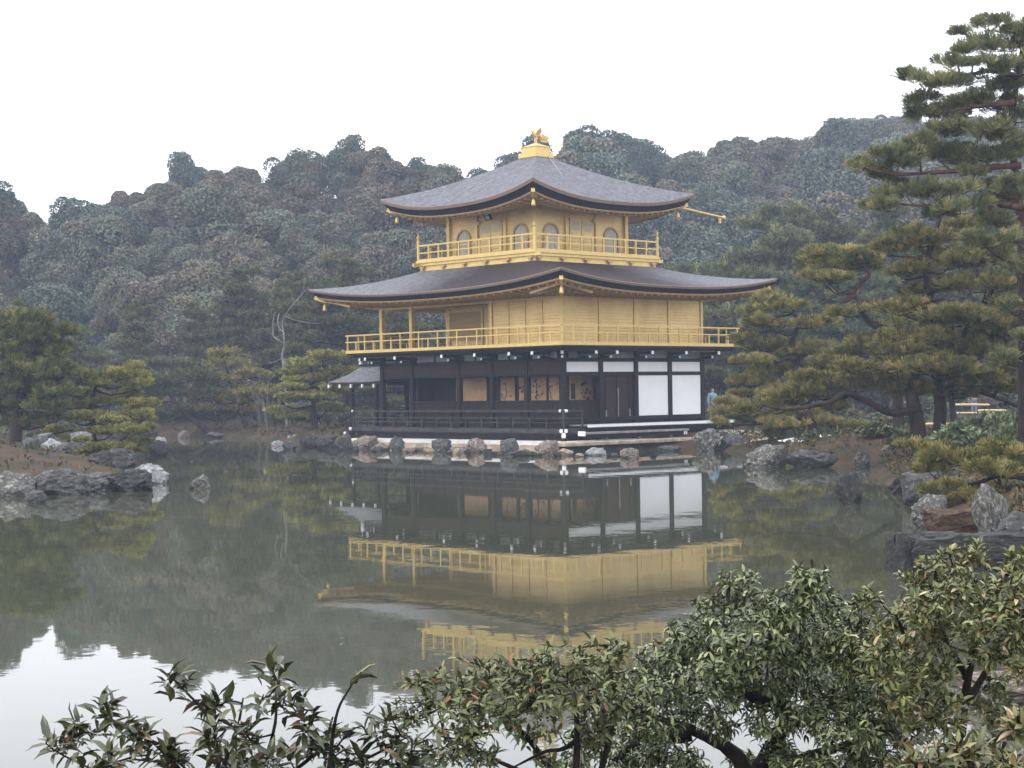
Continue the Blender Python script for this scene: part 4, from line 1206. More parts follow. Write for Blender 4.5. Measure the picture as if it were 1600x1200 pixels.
# ------------------------------------------------------------------ leaves and needles
def frames(Dv):
    Dv = Dv/np.linalg.norm(Dv, axis=1, keepdims=True)
    ref = NR.normal(size=Dv.shape)
    S = np.cross(Dv, ref)
    S /= np.linalg.norm(S, axis=1, keepdims=True)+1e-9
    N = np.cross(S, Dv)
    return Dv, S, N
def place(tv, tf, O, Dv, S, N, sc_):
    n, k = len(O), len(tv)
    V = O[:, None, :] + sc_[:, None, None]*(tv[None, :, 0:1]*Dv[:, None] + tv[None, :, 1:2]*S[:, None] + tv[None, :, 2:3]*N[:, None])
    Fs = [(f[None] + (np.arange(n)*k)[:, None, None]).reshape(-1, f.shape[1]) for f in tf]
    return V.reshape(-1, 3), Fs
def needle_tufts(O, Dv, length, width, K, spread=0.85):
    """K thin needles fanning out of one point per tuft (one island, so one tint, per tuft)"""
    n = len(O)
    d = Dv[:, None, :] + NR.normal(size=(n, K, 3))*spread*0.46
    d /= np.linalg.norm(d, axis=2, keepdims=True)
    ref = NR.normal(size=(n, K, 3))
    S = np.cross(d, ref)
    S /= np.linalg.norm(S, axis=2, keepdims=True)+1e-9
    ln = length*NR.uniform(0.75, 1.25, (n, 1, 1))*NR.uniform(0.8, 1.1, (n, K, 1))
    V = np.empty((n, 1+2*K, 3))
    V[:, 0] = O
    V[:, 1::2] = O[:, None] + d*ln - S*width/2
    V[:, 2::2] = O[:, None] + d*ln + S*width/2
    k = np.arange(K)
    f = np.stack([np.zeros(K, int), 1+2*k, 2+2*k], 1)
    Fa = (f[None] + (np.arange(n)*(1+2*K))[:, None, None]).reshape(-1, 3)
    return V.reshape(-1, 3), Fa

def catmull(P, m=5):
    P = [np.array(p, float) for p in P]
    P = [2*P[0]-P[1]] + P + [2*P[-1]-P[-2]]
    out = []
    for i in range(1, len(P)-2):
        for j in range(m):
            t_ = j/m
            out.append(0.5*((2*P[i])+(-P[i-1]+P[i+1])*t_+(2*P[i-1]-5*P[i]+4*P[i+1]-P[i+2])*t_*t_+(-P[i-1]+3*P[i]-3*P[i+1]+P[i+2])*t_**3))
    out.append(P[-2])
    return out
def limb_tube(mb, pts, r0, r1, n=7, jit=0.12, m=5):
    c = catmull(pts, m)
    k = len(c)
    mb.tube([tuple(p) for p in c], [r0+(r1-r0)*i/(k-1) for i in range(k)], n, jit)
    return c

def pine(label, v, trunks, pads, needle='needle', bark='bark', r_trunk=0.2, tuft=0.20, cover=2.6, K=11, nw=0.016, gain=1.7, limbs=(), group=None, spread=None, name='pine_tree', dj=1.0, padgain=1.15):
    """trunks / limbs: pixel paths at distance v; pads: (px, py, w, h) needle cushions"""
    ppm = FPX/v
    bx = trunks[0][0][0]
    zb = gz_px(bx, v)
    P0 = at(bx, trunks[0][0][1], v)
    base = np.array([P0[0], P0[1], zb])
    root = thing(name, label, 'tree', base, group)
    tm = MB()
    tpts = []
    r = random.Random(int(bx*13+v*7))
    for ti, tr in enumerate(trunks):
        path = []
        dv = 0.0
        for i, (px, py) in enumerate(tr):
            if i:
                dv += r.uniform(-0.25, 0.25)*dj
            p = at(px, py, v+dv+(0.35*ti))
            if i == 0:
                p[2] = min(p[2], gz_px(px, v)) - 0.15
            path.append(p)
        rt_ = r_trunk*(1 if ti == 0 else 0.85)
        c = limb_tube(tm, path, rt_, rt_*0.28, 9, 0.10, 6)
        k = len(c)
        tpts += [(p, rt_*(1-0.72*i/(k-1))) for i, p in enumerate(c)]
    for lm in limbs:
        path = []
        dv = 0.0
        for i, q_ in enumerate(lm):
            if i:
                dv -= r.uniform(0.0, 0.25)*dj
            path.append(at(q_[0], q_[1], v+dv))
        c = limb_tube(tm, path, r_trunk*0.50, r_trunk*0.13, 8, 0.12, 6)
        k = len(c)
        tpts += [(p, r_trunk*(0.45-0.3*i/(k-1))) for i, p in enumerate(c)]
    TP = np.array([p for p, _ in tpts])
    OO, DD = [], []
    for (px, py, pw__, ph__) in pads:
        rx = pw__/2/ppm*padgain
        ry = min(max(rx*0.85, 0.25), 1.8)
        rz = ph__/2/ppm*padgain
        c = at(px, py+ph__*0.15, v + r.uniform(-1, 1)*0.9*dj)
        n = int(cover*gain*math.pi*rx*ry/(tuft*tuft)*0.9)
        n = max(n, 18)
        th = NR.uniform(0, 2*np.pi, n)
        # a cushion is itself a few smaller ones
        ns = max(2, int(rx*2.2/0.5))
        sub = NR.uniform(-1, 1, (ns, 3))*np.array([0.72, 0.72, 0.45])
        si = NR.integers(0, ns, n)
        rr = np.sqrt(NR.uniform(0, 1, n))
        loc = np.stack([np.cos(th)*rr, np.sin(th)*rr, np.sqrt(np.maximum(0, 1-rr**2))*NR.uniform(-0.45, 1, n)], 1)
        pos = sub[si]*0.78 + loc*np.array([0.42, 0.42, 0.60])*NR.uniform(0.75, 1.15, (ns, 1))[si]*NR.uniform(0.6, 1.3, (n, 1))
        off = pos[:, 0:1]*rx*RT0 + pos[:, 1:2]*ry*FH + pos[:, 2:3]*rz*np.array([0, 0, 1.0])
        out = loc[:, 0:1]*RT0*0.55 + loc[:, 1:2]*FH*0.55 + sub[si][:, 0:1]*RT0*0.45 + np.array([0, 0, 0.75])
        OO.append(c + off)
        DD.append(out)
        # bough to the cushion
        dz = TP - c
        cost = np.linalg.norm(dz, axis=1) + 0.8*np.maximum(dz[:, 2]+rz*0.2, 0)
        j = int(np.argmin(cost))
        p0, r0 = TP[j], tpts[j][1]
        e = c - np.array([0, 0, rz*0.35])
        mid = (p0+e)/2 + NR.normal(size=3)*0.09*np.linalg.norm(e-p0) - np.array([0, 0, 0.06*np.linalg.norm(e-p0)])
        rb = min(r0*0.7, 0.035+0.02*np.linalg.norm(e-p0))
        limb_tube(tm, [p0, mid, e], rb, rb*0.35, 6, 0.15, 4)
        for s in sub[:4]:
            tip = c + s[0]*rx*RT0*0.9 + s[1]*ry*FH*0.9 + np.array([0, 0, s[2]*rz*0.5])
            limb_tube(tm, [e, (e+tip)/2 - np.array([0, 0, rz*0.15]), tip], rb*0.35, rb*0.14, 4, 0.1, 3)
    tm.build('trunk', M[bark], root, smooth=True)
    O, Dd = np.concatenate(OO), np.concatenate(DD)
    V, Ft = needle_tufts(O, Dd/np.linalg.norm(Dd, axis=1, keepdims=True), tuft, nw*1.7, K)
    me = mesh_np('crown', V-base, [Ft], [M[needle]])
    link('crown', me, root)
    return root

# right: the tall red-trunk pine that leaves the frame
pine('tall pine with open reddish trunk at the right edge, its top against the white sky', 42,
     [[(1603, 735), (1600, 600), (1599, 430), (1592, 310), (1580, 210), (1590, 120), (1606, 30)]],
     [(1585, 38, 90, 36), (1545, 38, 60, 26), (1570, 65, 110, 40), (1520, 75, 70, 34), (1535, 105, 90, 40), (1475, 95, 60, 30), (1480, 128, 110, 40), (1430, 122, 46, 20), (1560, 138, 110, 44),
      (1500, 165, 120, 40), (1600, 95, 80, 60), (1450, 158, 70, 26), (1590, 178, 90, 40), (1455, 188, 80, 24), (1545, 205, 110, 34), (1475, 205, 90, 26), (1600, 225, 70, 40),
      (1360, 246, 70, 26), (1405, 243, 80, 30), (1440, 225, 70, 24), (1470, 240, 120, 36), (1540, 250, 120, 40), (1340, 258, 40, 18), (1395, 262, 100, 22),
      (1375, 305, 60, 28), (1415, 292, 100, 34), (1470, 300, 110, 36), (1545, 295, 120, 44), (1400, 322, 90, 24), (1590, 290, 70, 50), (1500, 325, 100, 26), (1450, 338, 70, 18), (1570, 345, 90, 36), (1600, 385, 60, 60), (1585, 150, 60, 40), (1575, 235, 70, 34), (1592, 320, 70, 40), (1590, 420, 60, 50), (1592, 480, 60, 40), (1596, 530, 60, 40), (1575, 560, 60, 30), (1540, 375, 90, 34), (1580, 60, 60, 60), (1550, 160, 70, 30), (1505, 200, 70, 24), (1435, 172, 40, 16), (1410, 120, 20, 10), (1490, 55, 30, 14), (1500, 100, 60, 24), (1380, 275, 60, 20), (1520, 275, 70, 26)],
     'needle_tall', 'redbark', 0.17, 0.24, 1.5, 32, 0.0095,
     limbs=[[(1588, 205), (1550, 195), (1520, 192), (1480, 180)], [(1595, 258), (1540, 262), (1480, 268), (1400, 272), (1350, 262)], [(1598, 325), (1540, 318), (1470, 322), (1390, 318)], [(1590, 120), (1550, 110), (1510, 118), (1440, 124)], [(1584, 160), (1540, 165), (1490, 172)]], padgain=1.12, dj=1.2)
# right: twin trunks
pine('big dark pine on twin trunks with a long level bough over the water', 50,
     [[(1437, 702), (1432, 655), (1425, 612), (1440, 540), (1450, 460), (1449, 405), (1470, 335)], [(1463, 702), (1470, 640), (1466, 598), (1485, 555), (1520, 500), (1560, 440)]],
     [(1440, 372, 110, 40), (1500, 350, 80, 34), (1400, 390, 80, 30), (1480, 405, 140, 46), (1565, 395, 110, 50), (1420, 425, 90, 34), (1540, 440, 140, 46), (1470, 455, 120, 40), (1590, 470, 90, 60),
      (1410, 480, 90, 34), (1490, 495, 150, 44), (1565, 515, 120, 50), (1440, 525, 110, 40), (1510, 545, 150, 46), (1400, 545, 90, 34), (1585, 560, 80, 50), (1450, 570, 140, 42),
      (1380, 585, 110, 36), (1520, 590, 130, 40), (1420, 605, 120, 34), (1575, 605, 80, 36), (1330, 600, 110, 34), (1490, 615, 90, 22),
      (1285, 607, 100, 30), (1240, 622, 90, 26), (1205, 634, 70, 24), (1330, 575, 90, 26), (1265, 590, 80, 24), (1175, 640, 50, 16), (1300, 640, 60, 14)],
     'needle', 'bark', 0.25, 0.25, 2.2, 24, 0.011,
     limbs=[[(1430, 641), (1392, 645), (1352, 626), (1322, 615), (1297, 628), (1270, 634), (1232, 640), (1190, 633)], [(1322, 616), (1298, 622), (1272, 622)], [(1468, 610), (1510, 606), (1560, 622), (1600, 640)]])
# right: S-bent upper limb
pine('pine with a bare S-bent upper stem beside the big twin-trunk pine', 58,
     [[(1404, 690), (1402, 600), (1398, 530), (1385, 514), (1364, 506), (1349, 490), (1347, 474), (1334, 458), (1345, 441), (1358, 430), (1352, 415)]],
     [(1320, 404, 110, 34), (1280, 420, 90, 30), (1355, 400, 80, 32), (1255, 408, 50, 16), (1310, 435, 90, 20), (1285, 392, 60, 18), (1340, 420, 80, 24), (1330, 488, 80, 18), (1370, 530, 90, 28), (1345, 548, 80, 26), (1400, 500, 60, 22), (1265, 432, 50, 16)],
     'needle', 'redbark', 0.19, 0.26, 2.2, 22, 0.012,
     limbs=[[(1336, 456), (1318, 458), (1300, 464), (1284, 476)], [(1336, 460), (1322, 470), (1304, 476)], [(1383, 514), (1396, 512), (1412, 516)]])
pine('light green shore pine with tiered pads right of the pavilion', 62,
     [[(1268, 694), (1262, 655), (1248, 620), (1241, 585), (1245, 560), (1237, 535), (1246, 508), (1238, 480)]],
     [(1205, 466, 80, 28), (1240, 478, 80, 26), (1175, 486, 50, 16), (1190, 502, 70, 18), (1265, 505, 90, 22), (1215, 512, 80, 20), (1165, 528, 46, 14), (1195, 540, 90, 24), (1270, 545, 100, 26), (1170, 562, 60, 18),
      (1230, 575, 110, 28), (1295, 575, 90, 26), (1175, 595, 80, 22), (1240, 610, 100, 24), (1300, 560, 70, 22), (1160, 615, 50, 14), (1180, 655, 60, 18), (1222, 662, 90, 20), (1290, 660, 70, 18), (1325, 668, 50, 14), (1250, 645, 90, 18), (1200, 682, 60, 14), (1126, 629, 52, 12), (1140, 646, 70, 16), (1120, 662, 30, 10)],
     'needle_bright', 'bark', 0.21, 0.24, 2.1, 22, 0.012,
     limbs=[[(1246, 560), (1228, 560), (1215, 566), (1205, 560)], [(1240, 600), (1270, 590), (1300, 588)]])
pine('slim dark-trunked pine standing between the twin trunks and the fence', 60, [[(1492, 676), (1489, 640), (1482, 600), (1478, 560), (1490, 500)]],
     [(1480, 555, 80, 26), (1510, 530, 80, 24), (1450, 545, 60, 22), (1500, 500, 70, 24), (1470, 520, 70, 24)], 'needle_dark', 'bark', 0.14, 0.2, 2.2, 9, 0.016)
pine('low near pine bough reaching in over the rocks at the right edge', 33,
     [[(1668, 800), (1640, 762), (1600, 747), (1560, 744), (1535, 752), (1505, 758), (1470, 752)]],
     [(1500, 716, 120, 34), (1570, 706, 110, 40), (1450, 708, 60, 22), (1470, 764, 56, 22), (1530, 776, 110, 26), (1595, 775, 70, 30), (1545, 735, 110, 26), (1460, 735, 60, 20), (1490, 790, 70, 18), (1600, 730, 60, 30), (1420, 700, 40, 14)],
     'needle', 'bark', 0.075, 0.19, 2.2, 28, 0.008,
     limbs=[[(1560, 744), (1566, 762), (1578, 782), (1590, 790)], [(1600, 747), (1575, 735), (1540, 722)]])
# left
pine('big dark green pine at the left edge behind the mossy mound', 64,
     [[(20, 706), (28, 650), (36, 600), (30, 550), (42, 512)]],
     [(45, 500, 70, 28), (85, 518, 60, 22), (15, 520, 60, 34), (60, 540, 90, 32), (95, 552, 44, 18), (20, 560, 80, 34), (75, 580, 80, 28), (30, 600, 90, 34), (88, 610, 50, 20), (10, 635, 60, 34), (55, 632, 70, 28), (25, 662, 60, 26), (80, 655, 40, 14), (5, 585, 40, 40), (-20, 560, 60, 60), (-20, 620, 60, 60), (50, 575, 80, 40), (60, 605, 80, 40), (100, 580, 40, 24), (45, 530, 80, 30)],
     'needle_dark', 'bark', 0.24, 0.28, 2.2, 22, 0.013, padgain=1.4)
pine('yellow-green pine with level layered pads on the left shore', 66,
     [[(145, 694), (145, 660), (143, 632), (149, 605), (146, 588)]],
     [(150, 600, 66, 16), (128, 614, 60, 14), (188, 585, 60, 20), (214, 604, 46, 16), (160, 630, 74, 14), (116, 634, 46, 12), (204, 635, 60, 20), (150, 652, 86, 14), (116, 656, 46, 12), (220, 656, 46, 16), (84, 674, 44, 10), (175, 672, 80, 18), (104, 688, 30, 8), (140, 584, 50, 14), (190, 615, 60, 16), (100, 612, 40, 12), (205, 590, 50, 20), (230, 630, 40, 18), (215, 575, 40, 14), (225, 650, 50, 18)],
     'needle_bright', 'bark', 0.15, 0.23, 2.0, 20, 0.013, padgain=1.25)
pine('little spreading pine on the dark rock at the left shore', 55,
     [[(148, 726), (158, 712), (176, 700), (192, 688), (205, 672)]],
     [(195, 676, 76, 22), (168, 696, 76, 20), (222, 664, 56, 20), (205, 700, 60, 16), (146, 706, 46, 14), (185, 655, 60, 18), (225, 688, 44, 16), (140, 690, 40, 12)],
     'needle', 'bark', 0.09, 0.14, 2.6, 10, 0.012)
FB = 'pines along the far bank'
pine('far bank pine whose dark trunk leans down to the left water', 98,
     [[(338, 680), (318, 668), (300, 655), (284, 640), (262, 610), (255, 575)]],
     [(265, 568, 80, 24), (228, 590, 80, 26), (300, 585, 90, 26), (250, 608, 110, 26), (315, 612, 90, 24), (205, 622, 60, 20), (275, 636, 90, 20), (225, 645, 60, 16)], 'needle_far', 'bark', 0.22, 0.26, 2.6, 9, 0.022, group=FB)
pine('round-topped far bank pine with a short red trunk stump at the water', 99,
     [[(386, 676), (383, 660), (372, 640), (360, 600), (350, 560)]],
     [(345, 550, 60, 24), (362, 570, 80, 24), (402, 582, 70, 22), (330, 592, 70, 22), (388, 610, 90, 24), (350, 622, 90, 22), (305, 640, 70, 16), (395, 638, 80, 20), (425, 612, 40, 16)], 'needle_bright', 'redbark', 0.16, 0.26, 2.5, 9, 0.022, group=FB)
pine('tiered pine on the bank just left of the annex', 89,
     [[(494, 678), (490, 640), (492, 600), (484, 570)]],
     [(478, 566, 70, 16), (520, 556, 66, 16), (456, 582, 50, 14), (492, 590, 100, 18), (450, 606, 56, 14), (480, 618, 100, 16), (448, 640, 66, 14), (510, 636, 76, 18), (440, 628, 34, 10), (535, 580, 60, 16), (520, 605, 60, 16), (462, 650, 60, 14)], 'needle_bright', 'bark', 0.19, 0.2, 2.5, 10, 0.018, group=FB)
pine('slender pine rising behind the annex roof', 94, [[(530, 670), (535, 640), (545, 600), (548, 570)]],
     [(548, 560, 50, 14), (575, 612, 60, 18), (540, 640, 50, 16), (590, 640, 60, 18), (560, 588, 50, 14), (620, 625, 60, 22), (625, 600, 60, 20)], 'needle_far', 'bark', 0.14, 0.22, 2.4, 9, 0.02, group=FB)

# tall hazy pines at the hill foot; one of each kind, the rest are copies
def copy_tree(o, loc, rz, s, label=None, group=None):
    c = o.copy()
    COL.objects.link(c)
    c.location = loc
    c.rotation_euler = (0, 0, rz)
    c.scale = (s, s, s)
    if label: c['label'] = label
    if group: c['group'] = group
    for ch in o.children:
        d = ch.copy()
        COL.objects.link(d)
        d.parent = c
    return c
def pads_for(bx, by, hpx, wpx, n, seed):
    r = random.Random(seed)
    out = []
    for i in range(n):
        f = (i+0.5)/n
        y = by - hpx*(0.30+0.70*f)
        w_ = wpx*(1-0.62*f**1.6)
        for s in ((-0.36, 0.36) if f < 0.75 else (0,)):
            out.append((bx+s*w_+r.uniform(-.1, .1)*wpx, y+r.uniform(-.03, .03)*hpx, w_*0.66, hpx*0.085))
        out.append((bx+r.uniform(-.15, .15)*wpx, y-hpx*0.03, w_*0.6, hpx*0.085))
    return out
pr1 = pine('broad hazy pine at the hill foot right of the pavilion roof', 102, [[(1215, 655), (1212, 560), (1218, 460), (1212, 350)]], pads_for(1215, 655, 330, 210, 9, 3), 'needle_far', 'bark', 0.26, 0.36, 2.0, 9, 0.034, name='hazy_pine', padgain=1.25)
pr2 = pine('tall hazy pine at the hill foot behind the S-bent pine', 104, [[(1310, 655), (1314, 560), (1306, 470), (1312, 345)]], pads_for(1310, 655, 320, 170, 10, 9), 'needle_far', 'bark', 0.26, 0.36, 2.0, 9, 0.034, name='hazy_pine', padgain=1.25)
HP = 'hazy pines at the hill foot'
for o in (pr1, pr2):
    o['group'] = HP
for i, (px, v, s, src, lb) in enumerate(((1135, 103, 0.62, pr2, 'hazy pine just right of the pavilion wall, behind the person in blue'), (1265, 106, 0.95, pr1, 'hazy pine between the broad one and the tall one at right'),
        (1390, 104, 1.0, pr1, 'hazy pine behind the twin-trunk pine'), (1455, 102, 0.85, pr2, 'hazy pine behind the slim dark-trunked pine'),
        (1540, 100, 0.95, pr1, 'hazy pine behind the bamboo fence'), (1600, 104, 0.9, pr2, 'hazy pine behind the right edge'),
        (1070, 108, 0.7, pr1, 'hazy pine rising behind the pavilion right shoulder'), (455, 106, 0.72, pr2, 'hazy pine behind the bare pale tree'), (540, 107, 0.75, pr1, 'hazy pine just left of the pavilion behind the balcony'),
        (380, 110, 0.66, pr1, 'hazy pine above the round-topped far bank pine'), (215, 108, 0.58, pr2, 'hazy pine above the far bank at left'), (120, 104, 0.5, pr1, 'hazy pine behind the yellow-green pine'),
        (40, 100, 0.62, pr2, 'hazy pine behind the big dark pine at the left edge'), (310, 109, 0.52, pr2, 'hazy pine above the leaning far bank pine'), (620, 104, 0.6, pr2, 'hazy pine seen through the open gallery of the pavilion'))):
    u0 = (px-800)/2655.1*v
    x, y = uv_xy(u0, v)
    copy_tree(src, (x, y, gz(u0, v)-0.05), rnd.uniform(0, 6.28), s, lb, HP)

# the bare pale tree left of the pavilion
v = 96
P0 = at(445, 650, v)
bt = thing('bare_tree', 'bare pale tree with forked white branches left of the pavilion', 'tree', (P0[0], P0[1], gz_px(445, v)))
q = MB()
for pth, r0, r1 in (([(448, 672), (447, 620), (443, 575), (441, 555), (444, 540), (443, 520)], 0.095, 0.07), ([(444, 538), (436, 532), (427, 524), (427, 500), (430, 488)], 0.06, 0.02),
                    ([(443, 520), (436, 512), (434, 500), (436, 490)], 0.05, 0.025), ([(443, 522), (441, 505), (446, 492), (456, 478), (470, 462), (482, 448)], 0.05, 0.014),
                    ([(446, 494), (460, 500), (480, 504), (500, 506)], 0.035, 0.012), ([(444, 560), (450, 572), (456, 566), (462, 560)], 0.05, 0.02), ([(440, 560), (428, 566), (415, 568)], 0.03, 0.012), ([(470, 462), (474, 450), (476, 438)], 0.02, 0.01), ([(428, 524), (420, 520), (412, 512)], 0.02, 0.01), ([(456, 478), (466, 476), (478, 478)], 0.018, 0.008)):
    limb_tube(q, [at(a, c_, v+rnd.uniform(-.3, .3)) for a, c_ in pth], r0*0.85, r1*0.8, 7, 0.12, 4)
q.build('trunk', M['palebark'], bt, smooth=True)
for k, (bx, by) in enumerate(((418, 600), (405, 575))):
    bs_ = thing('bare_bush', ('leafless pale-twigged bush left of the bare tree', 'thin bare bush higher on the bank left of the bare tree')[k], 'bush', (*at(bx, by, 95+k*3)[:2], gz_px(bx, 95+k*3)))
    q = MB()
    for j in range(9):
        a = rnd.uniform(-30, 30)
        limb_tube(q, [at(bx, by+60, 95+k*3)*np.array([1, 1, 0])+np.array([0, 0, gz_px(bx, 95+k*3)]), at(bx+a*0.4, by+30, 95+k*3+rnd.uniform(-.5, .5)), at(bx+a, by-rnd.uniform(-25, 8), 95+k*3+rnd.uniform(-.8, .8))], 0.014, 0.005, 4, 0.1, 4)
    q.build('stems', M['greytwig'], bs_)

# ------------------------------------------------------------------ the wooded hill
def hill_tree(name, seed, mat, H, W, kind):
    r = np.random.default_rng(seed)
    OO, DD, SS = [], [], []
    if kind == 'dome':
        nb_ = 26
        for i in range(nb_):
            t_ = r.uniform(0, 2*np.pi)
            f = r.uniform(0.0, 1)
            zc = H*(0.12+0.70*f)
            rad = W/2*np.sqrt(max(0.05, 1-((f-0.25)/0.95)**2))*r.uniform(0.45, 0.8)
            c = np.array([np.cos(t_)*rad, np.sin(t_)*rad, zc])
            s = W*r.uniform(0.15, 0.29)
            n = 750
            d = r.normal(size=(n, 3))
            d /= np.linalg.norm(d, axis=1, keepdims=True)
            d[:, 2] = np.where(d[:, 2] < -0.55, -d[:, 2], d[:, 2])
            OO.append(c + d*s*np.array([1.08, 1.08, 0.92])*r.uniform(0.82, 1.06, (n, 1)) + r.normal(size=(n, 3))*0.05)
            DD.append(d)
    else:
        nb_ = 15
        for i in range(nb_):
            f = i/(nb_-1)
            zc = H*(0.2+0.78*f)
            rad = W/2*(1-f*0.88)
            n = int(300+1300*(1-f))
            t_ = r.uniform(0, 2*np.pi, n)
            lob = 1+0.25*np.sin(t_*5+i*1.7)
            rr = rad*np.sqrt(r.uniform(0.08, 1, n))*lob
            OO.append(np.stack([np.cos(t_)*rr, np.sin(t_)*rr, zc - 0.35*rr + r.normal(size=n)*0.12], 1))
            DD.append(np.stack([np.cos(t_), np.sin(t_), np.full(n, 0.35)], 1))
    O, Dv = np.concatenate(OO), np.concatenate(DD)
    Dv = Dv + r.normal(size=Dv.shape)*0.75
    Dv, S, N = frames(Dv)
    # small ragged leaf sprays lying across the outward direction
    tv = np.array([[0, -0.5, -0.32], [0.12, 0.45, -0.4], [0.0, 0.55, 0.35], [-0.1, -0.4, 0.42]], float)
    V, Fs = place(tv, [np.array([[0, 1, 2, 3]])], O, Dv, S, N, r.uniform(0.14, 0.29, len(O)))
    q = MB()
    limb_tube(q, [(0, 0, -0.8), (0.1, 0.05, H*0.25), (-0.1, 0.1, H*0.6)], 0.2, 0.06, 6, 0.1, 4)
    n0 = len(V)
    tvv = np.array(q.v)
    quads = np.array([f for f in q.f if len(f) == 4]) + n0
    V = np.concatenate([V, tvv])
    nf = len(Fs[0])
    return mesh_np(name, V, [np.concatenate([Fs[0], quads])], [M[mat], M['bark']], np.concatenate([np.zeros(nf), np.ones(len(quads))]))
HT = {
    'green': [hill_tree('hillside_tree', 21, 'hill_green', 9.0, 7.6, 'dome'), hill_tree('hillside_tree', 22, 'hill_green', 9.6, 6.6, 'dome')],
    'rust': [hill_tree('hillside_tree', 23, 'hill_rust', 8.6, 7.4, 'dome'), hill_tree('hillside_tree', 26, 'hill_rust', 9.0, 6.4, 'dome')],
    'dark': [hill_tree('hillside_tree', 24, 'hill_dark', 9.4, 7.4, 'dome'), hill_tree('hillside_tree', 27, 'hill_dark', 10.0, 6.4, 'dome')],
    'cone': [hill_tree('hillside_conifer', 25, 'hill_dark', 10.5, 4.6, 'cone')]}
def zone(px, v):
    z_ = 'left' if px < 560 else ('middle' if px < 1080 else 'right')
    return z_, ('foot' if v < 124 else ('slope' if v < float(v_ridge(px))-16 else 'skyline'))
WH = {'left': 'left of the pavilion', 'middle': 'behind the pavilion', 'right': 'right of the pavilion'}
WL = {'foot': 'at the foot of the wooded hill', 'slope': 'halfway up the wooded hill', 'skyline': 'along the hill skyline'}
WK = {'green': 'round green evergreen', 'rust': 'rust-tinged round tree', 'dark': 'dark round evergreen', 'cone': 'dark pointed conifer'}
vrow = 108.0
row = 0
n_hill = 0
while vrow < 204:
    sp = 4.7 + 0.9*(vrow-108)/96
    u = -0.36*vrow + (row % 2)*sp/2
    while u < 0.36*vrow:
        uu, vv = u+rnd.uniform(-0.3, 0.3)*sp, vrow+rnd.uniform(-0.4, 0.4)*5.5
        px = 800+2655.1*uu/vv
        u += sp*rnd.uniform(0.85, 1.2)
        VRp = float(v_ridge(px))
        if not (-90 < px < 1700) or vv > VRp+4 or (vv > VRp-3 and rnd.random() < 0.15):
            continue
        if 730 < px < 960 and vv < 136:      # hidden by the pavilion
            continue
        nz_ = mnoise.noise(Vector((uu*0.06, vv*0.06, 3.1)))
        pr_rust = 0.30 + (0.35 if (200 < px < 480 and vv < 150) or px > 1200 and vv > 160 else 0) + 0.3*nz_
        x_ = rnd.random()
        if x_ < 0.03 and vv < VRp-22:
            kd = 'cone'
        elif x_ < pr_rust:
            kd = 'rust'
        elif x_ < pr_rust+0.33 - 0.3*nz_:
            kd = 'green'
        else:
            kd = 'dark'
        o = link('hillside_conifer' if kd == 'cone' else 'hillside_tree', rnd.choice(HT[kd]))
        x, y = uv_xy(uu, vv)
        o.location = (x, y, gz(uu, vv)-0.7)
        s = rnd.uniform(0.72, 1.12) * (0.68 if vv < 116 else (0.80 if vv < 135 else (0.94 if vv < 176 else 0.84)))*(0.78 if VRp < 160 else (0.9 if VRp < 185 else 1.0))
        if vv > VRp-9:
            s *= 0.78
        o.scale = (s*rnd.uniform(0.92, 1.12), s*rnd.uniform(0.92, 1.12), s*rnd.uniform(0.82, 1.12))
        o.rotation_euler = (rnd.uniform(-.06, .06), rnd.uniform(-.06, .06), rnd.uniform(0, 6.28))
        zx, zy = zone(px, vv)
        tag(o, f'{WK[kd]} {WL[zy]} {WH[zx]}', 'tree', f'{WK[kd]}s {WL[zy]} {WH[zx]}')
        n_hill += 1
    vrow += 4.6 if vrow < 156 else 6.4
    row += 1

# smaller trees close the gaps along the crest
px = -40.0
while px < 1500:
    vv = float(v_ridge(px)) + rnd.uniform(-2.5, 2.5)
    uu = (px-800)/2655.1*vv
    px += rnd.uniform(2.2, 3.8)*2655.1/vv
    if 700 < px < 980 and rnd.random() < 0.3:
        continue
    kd = rnd.choice(('green', 'dark', 'rust', 'dark', 'green'))
    o = link('hillside_tree', rnd.choice(HT[kd]))
    x, y = uv_xy(uu, vv)
    o.location = (x, y, gz(uu, vv)-0.8)
    s = rnd.uniform(0.52, 0.72)*(0.86 if vv < 165 else 1.0)
    o.scale = (s*rnd.uniform(0.85, 1.1), s*rnd.uniform(0.85, 1.1), s*rnd.uniform(0.95, 1.12))
    o.rotation_euler = (0, 0, rnd.uniform(0, 6.28))
    zx = zone(800+2655.1*uu/vv, vv)[0]
    tag(o, f'small {WK[kd]} {WL["skyline"]} {WH[zx]}', 'tree', f'small {WK[kd]}s {WL["skyline"]} {WH[zx]}')

# ------------------------------------------------------------------ shrubs on the banks
def shrub_mesh(seed, mat, leaf):
    r = np.random.default_rng(seed)
    OO, DD = [], []
    for i in range(16):
        t_, f = r.uniform(0, 6.28), r.uniform(0, 1)
        c = np.array([np.cos(t_)*0.7*np.sqrt(f), np.sin(t_)*0.7*np.sqrt(f), 0.3+0.45*r.uniform(0, 1)*(1-f*0.6)])
        n = 150
        d = r.normal(size=(n, 3))
        d /= np.linalg.norm(d, axis=1, keepdims=True)
        d[:, 2] = np.abs(d[:, 2])*0.9-0.1
        OO.append(c+d*0.26*r.uniform(0.6, 1.05, (n, 1)))
        DD.append(d+r.normal(size=d.shape)*0.5)
    O = np.concatenate(OO)
    Dv, S, N = frames(np.concatenate(DD))
    tv = np.array([[0, 0, 0], [0.45, -0.22, 0.03], [1, 0, -0.05], [0.45, 0.22, 0.03]], float)
    V, Fs = place(tv, [np.array([[0, 1, 2, 3]])], O, Dv, S, N, r.uniform(0.7, 1.2, len(O))*leaf)
    return mesh_np('bank_shrub', V, Fs, [M[mat]])
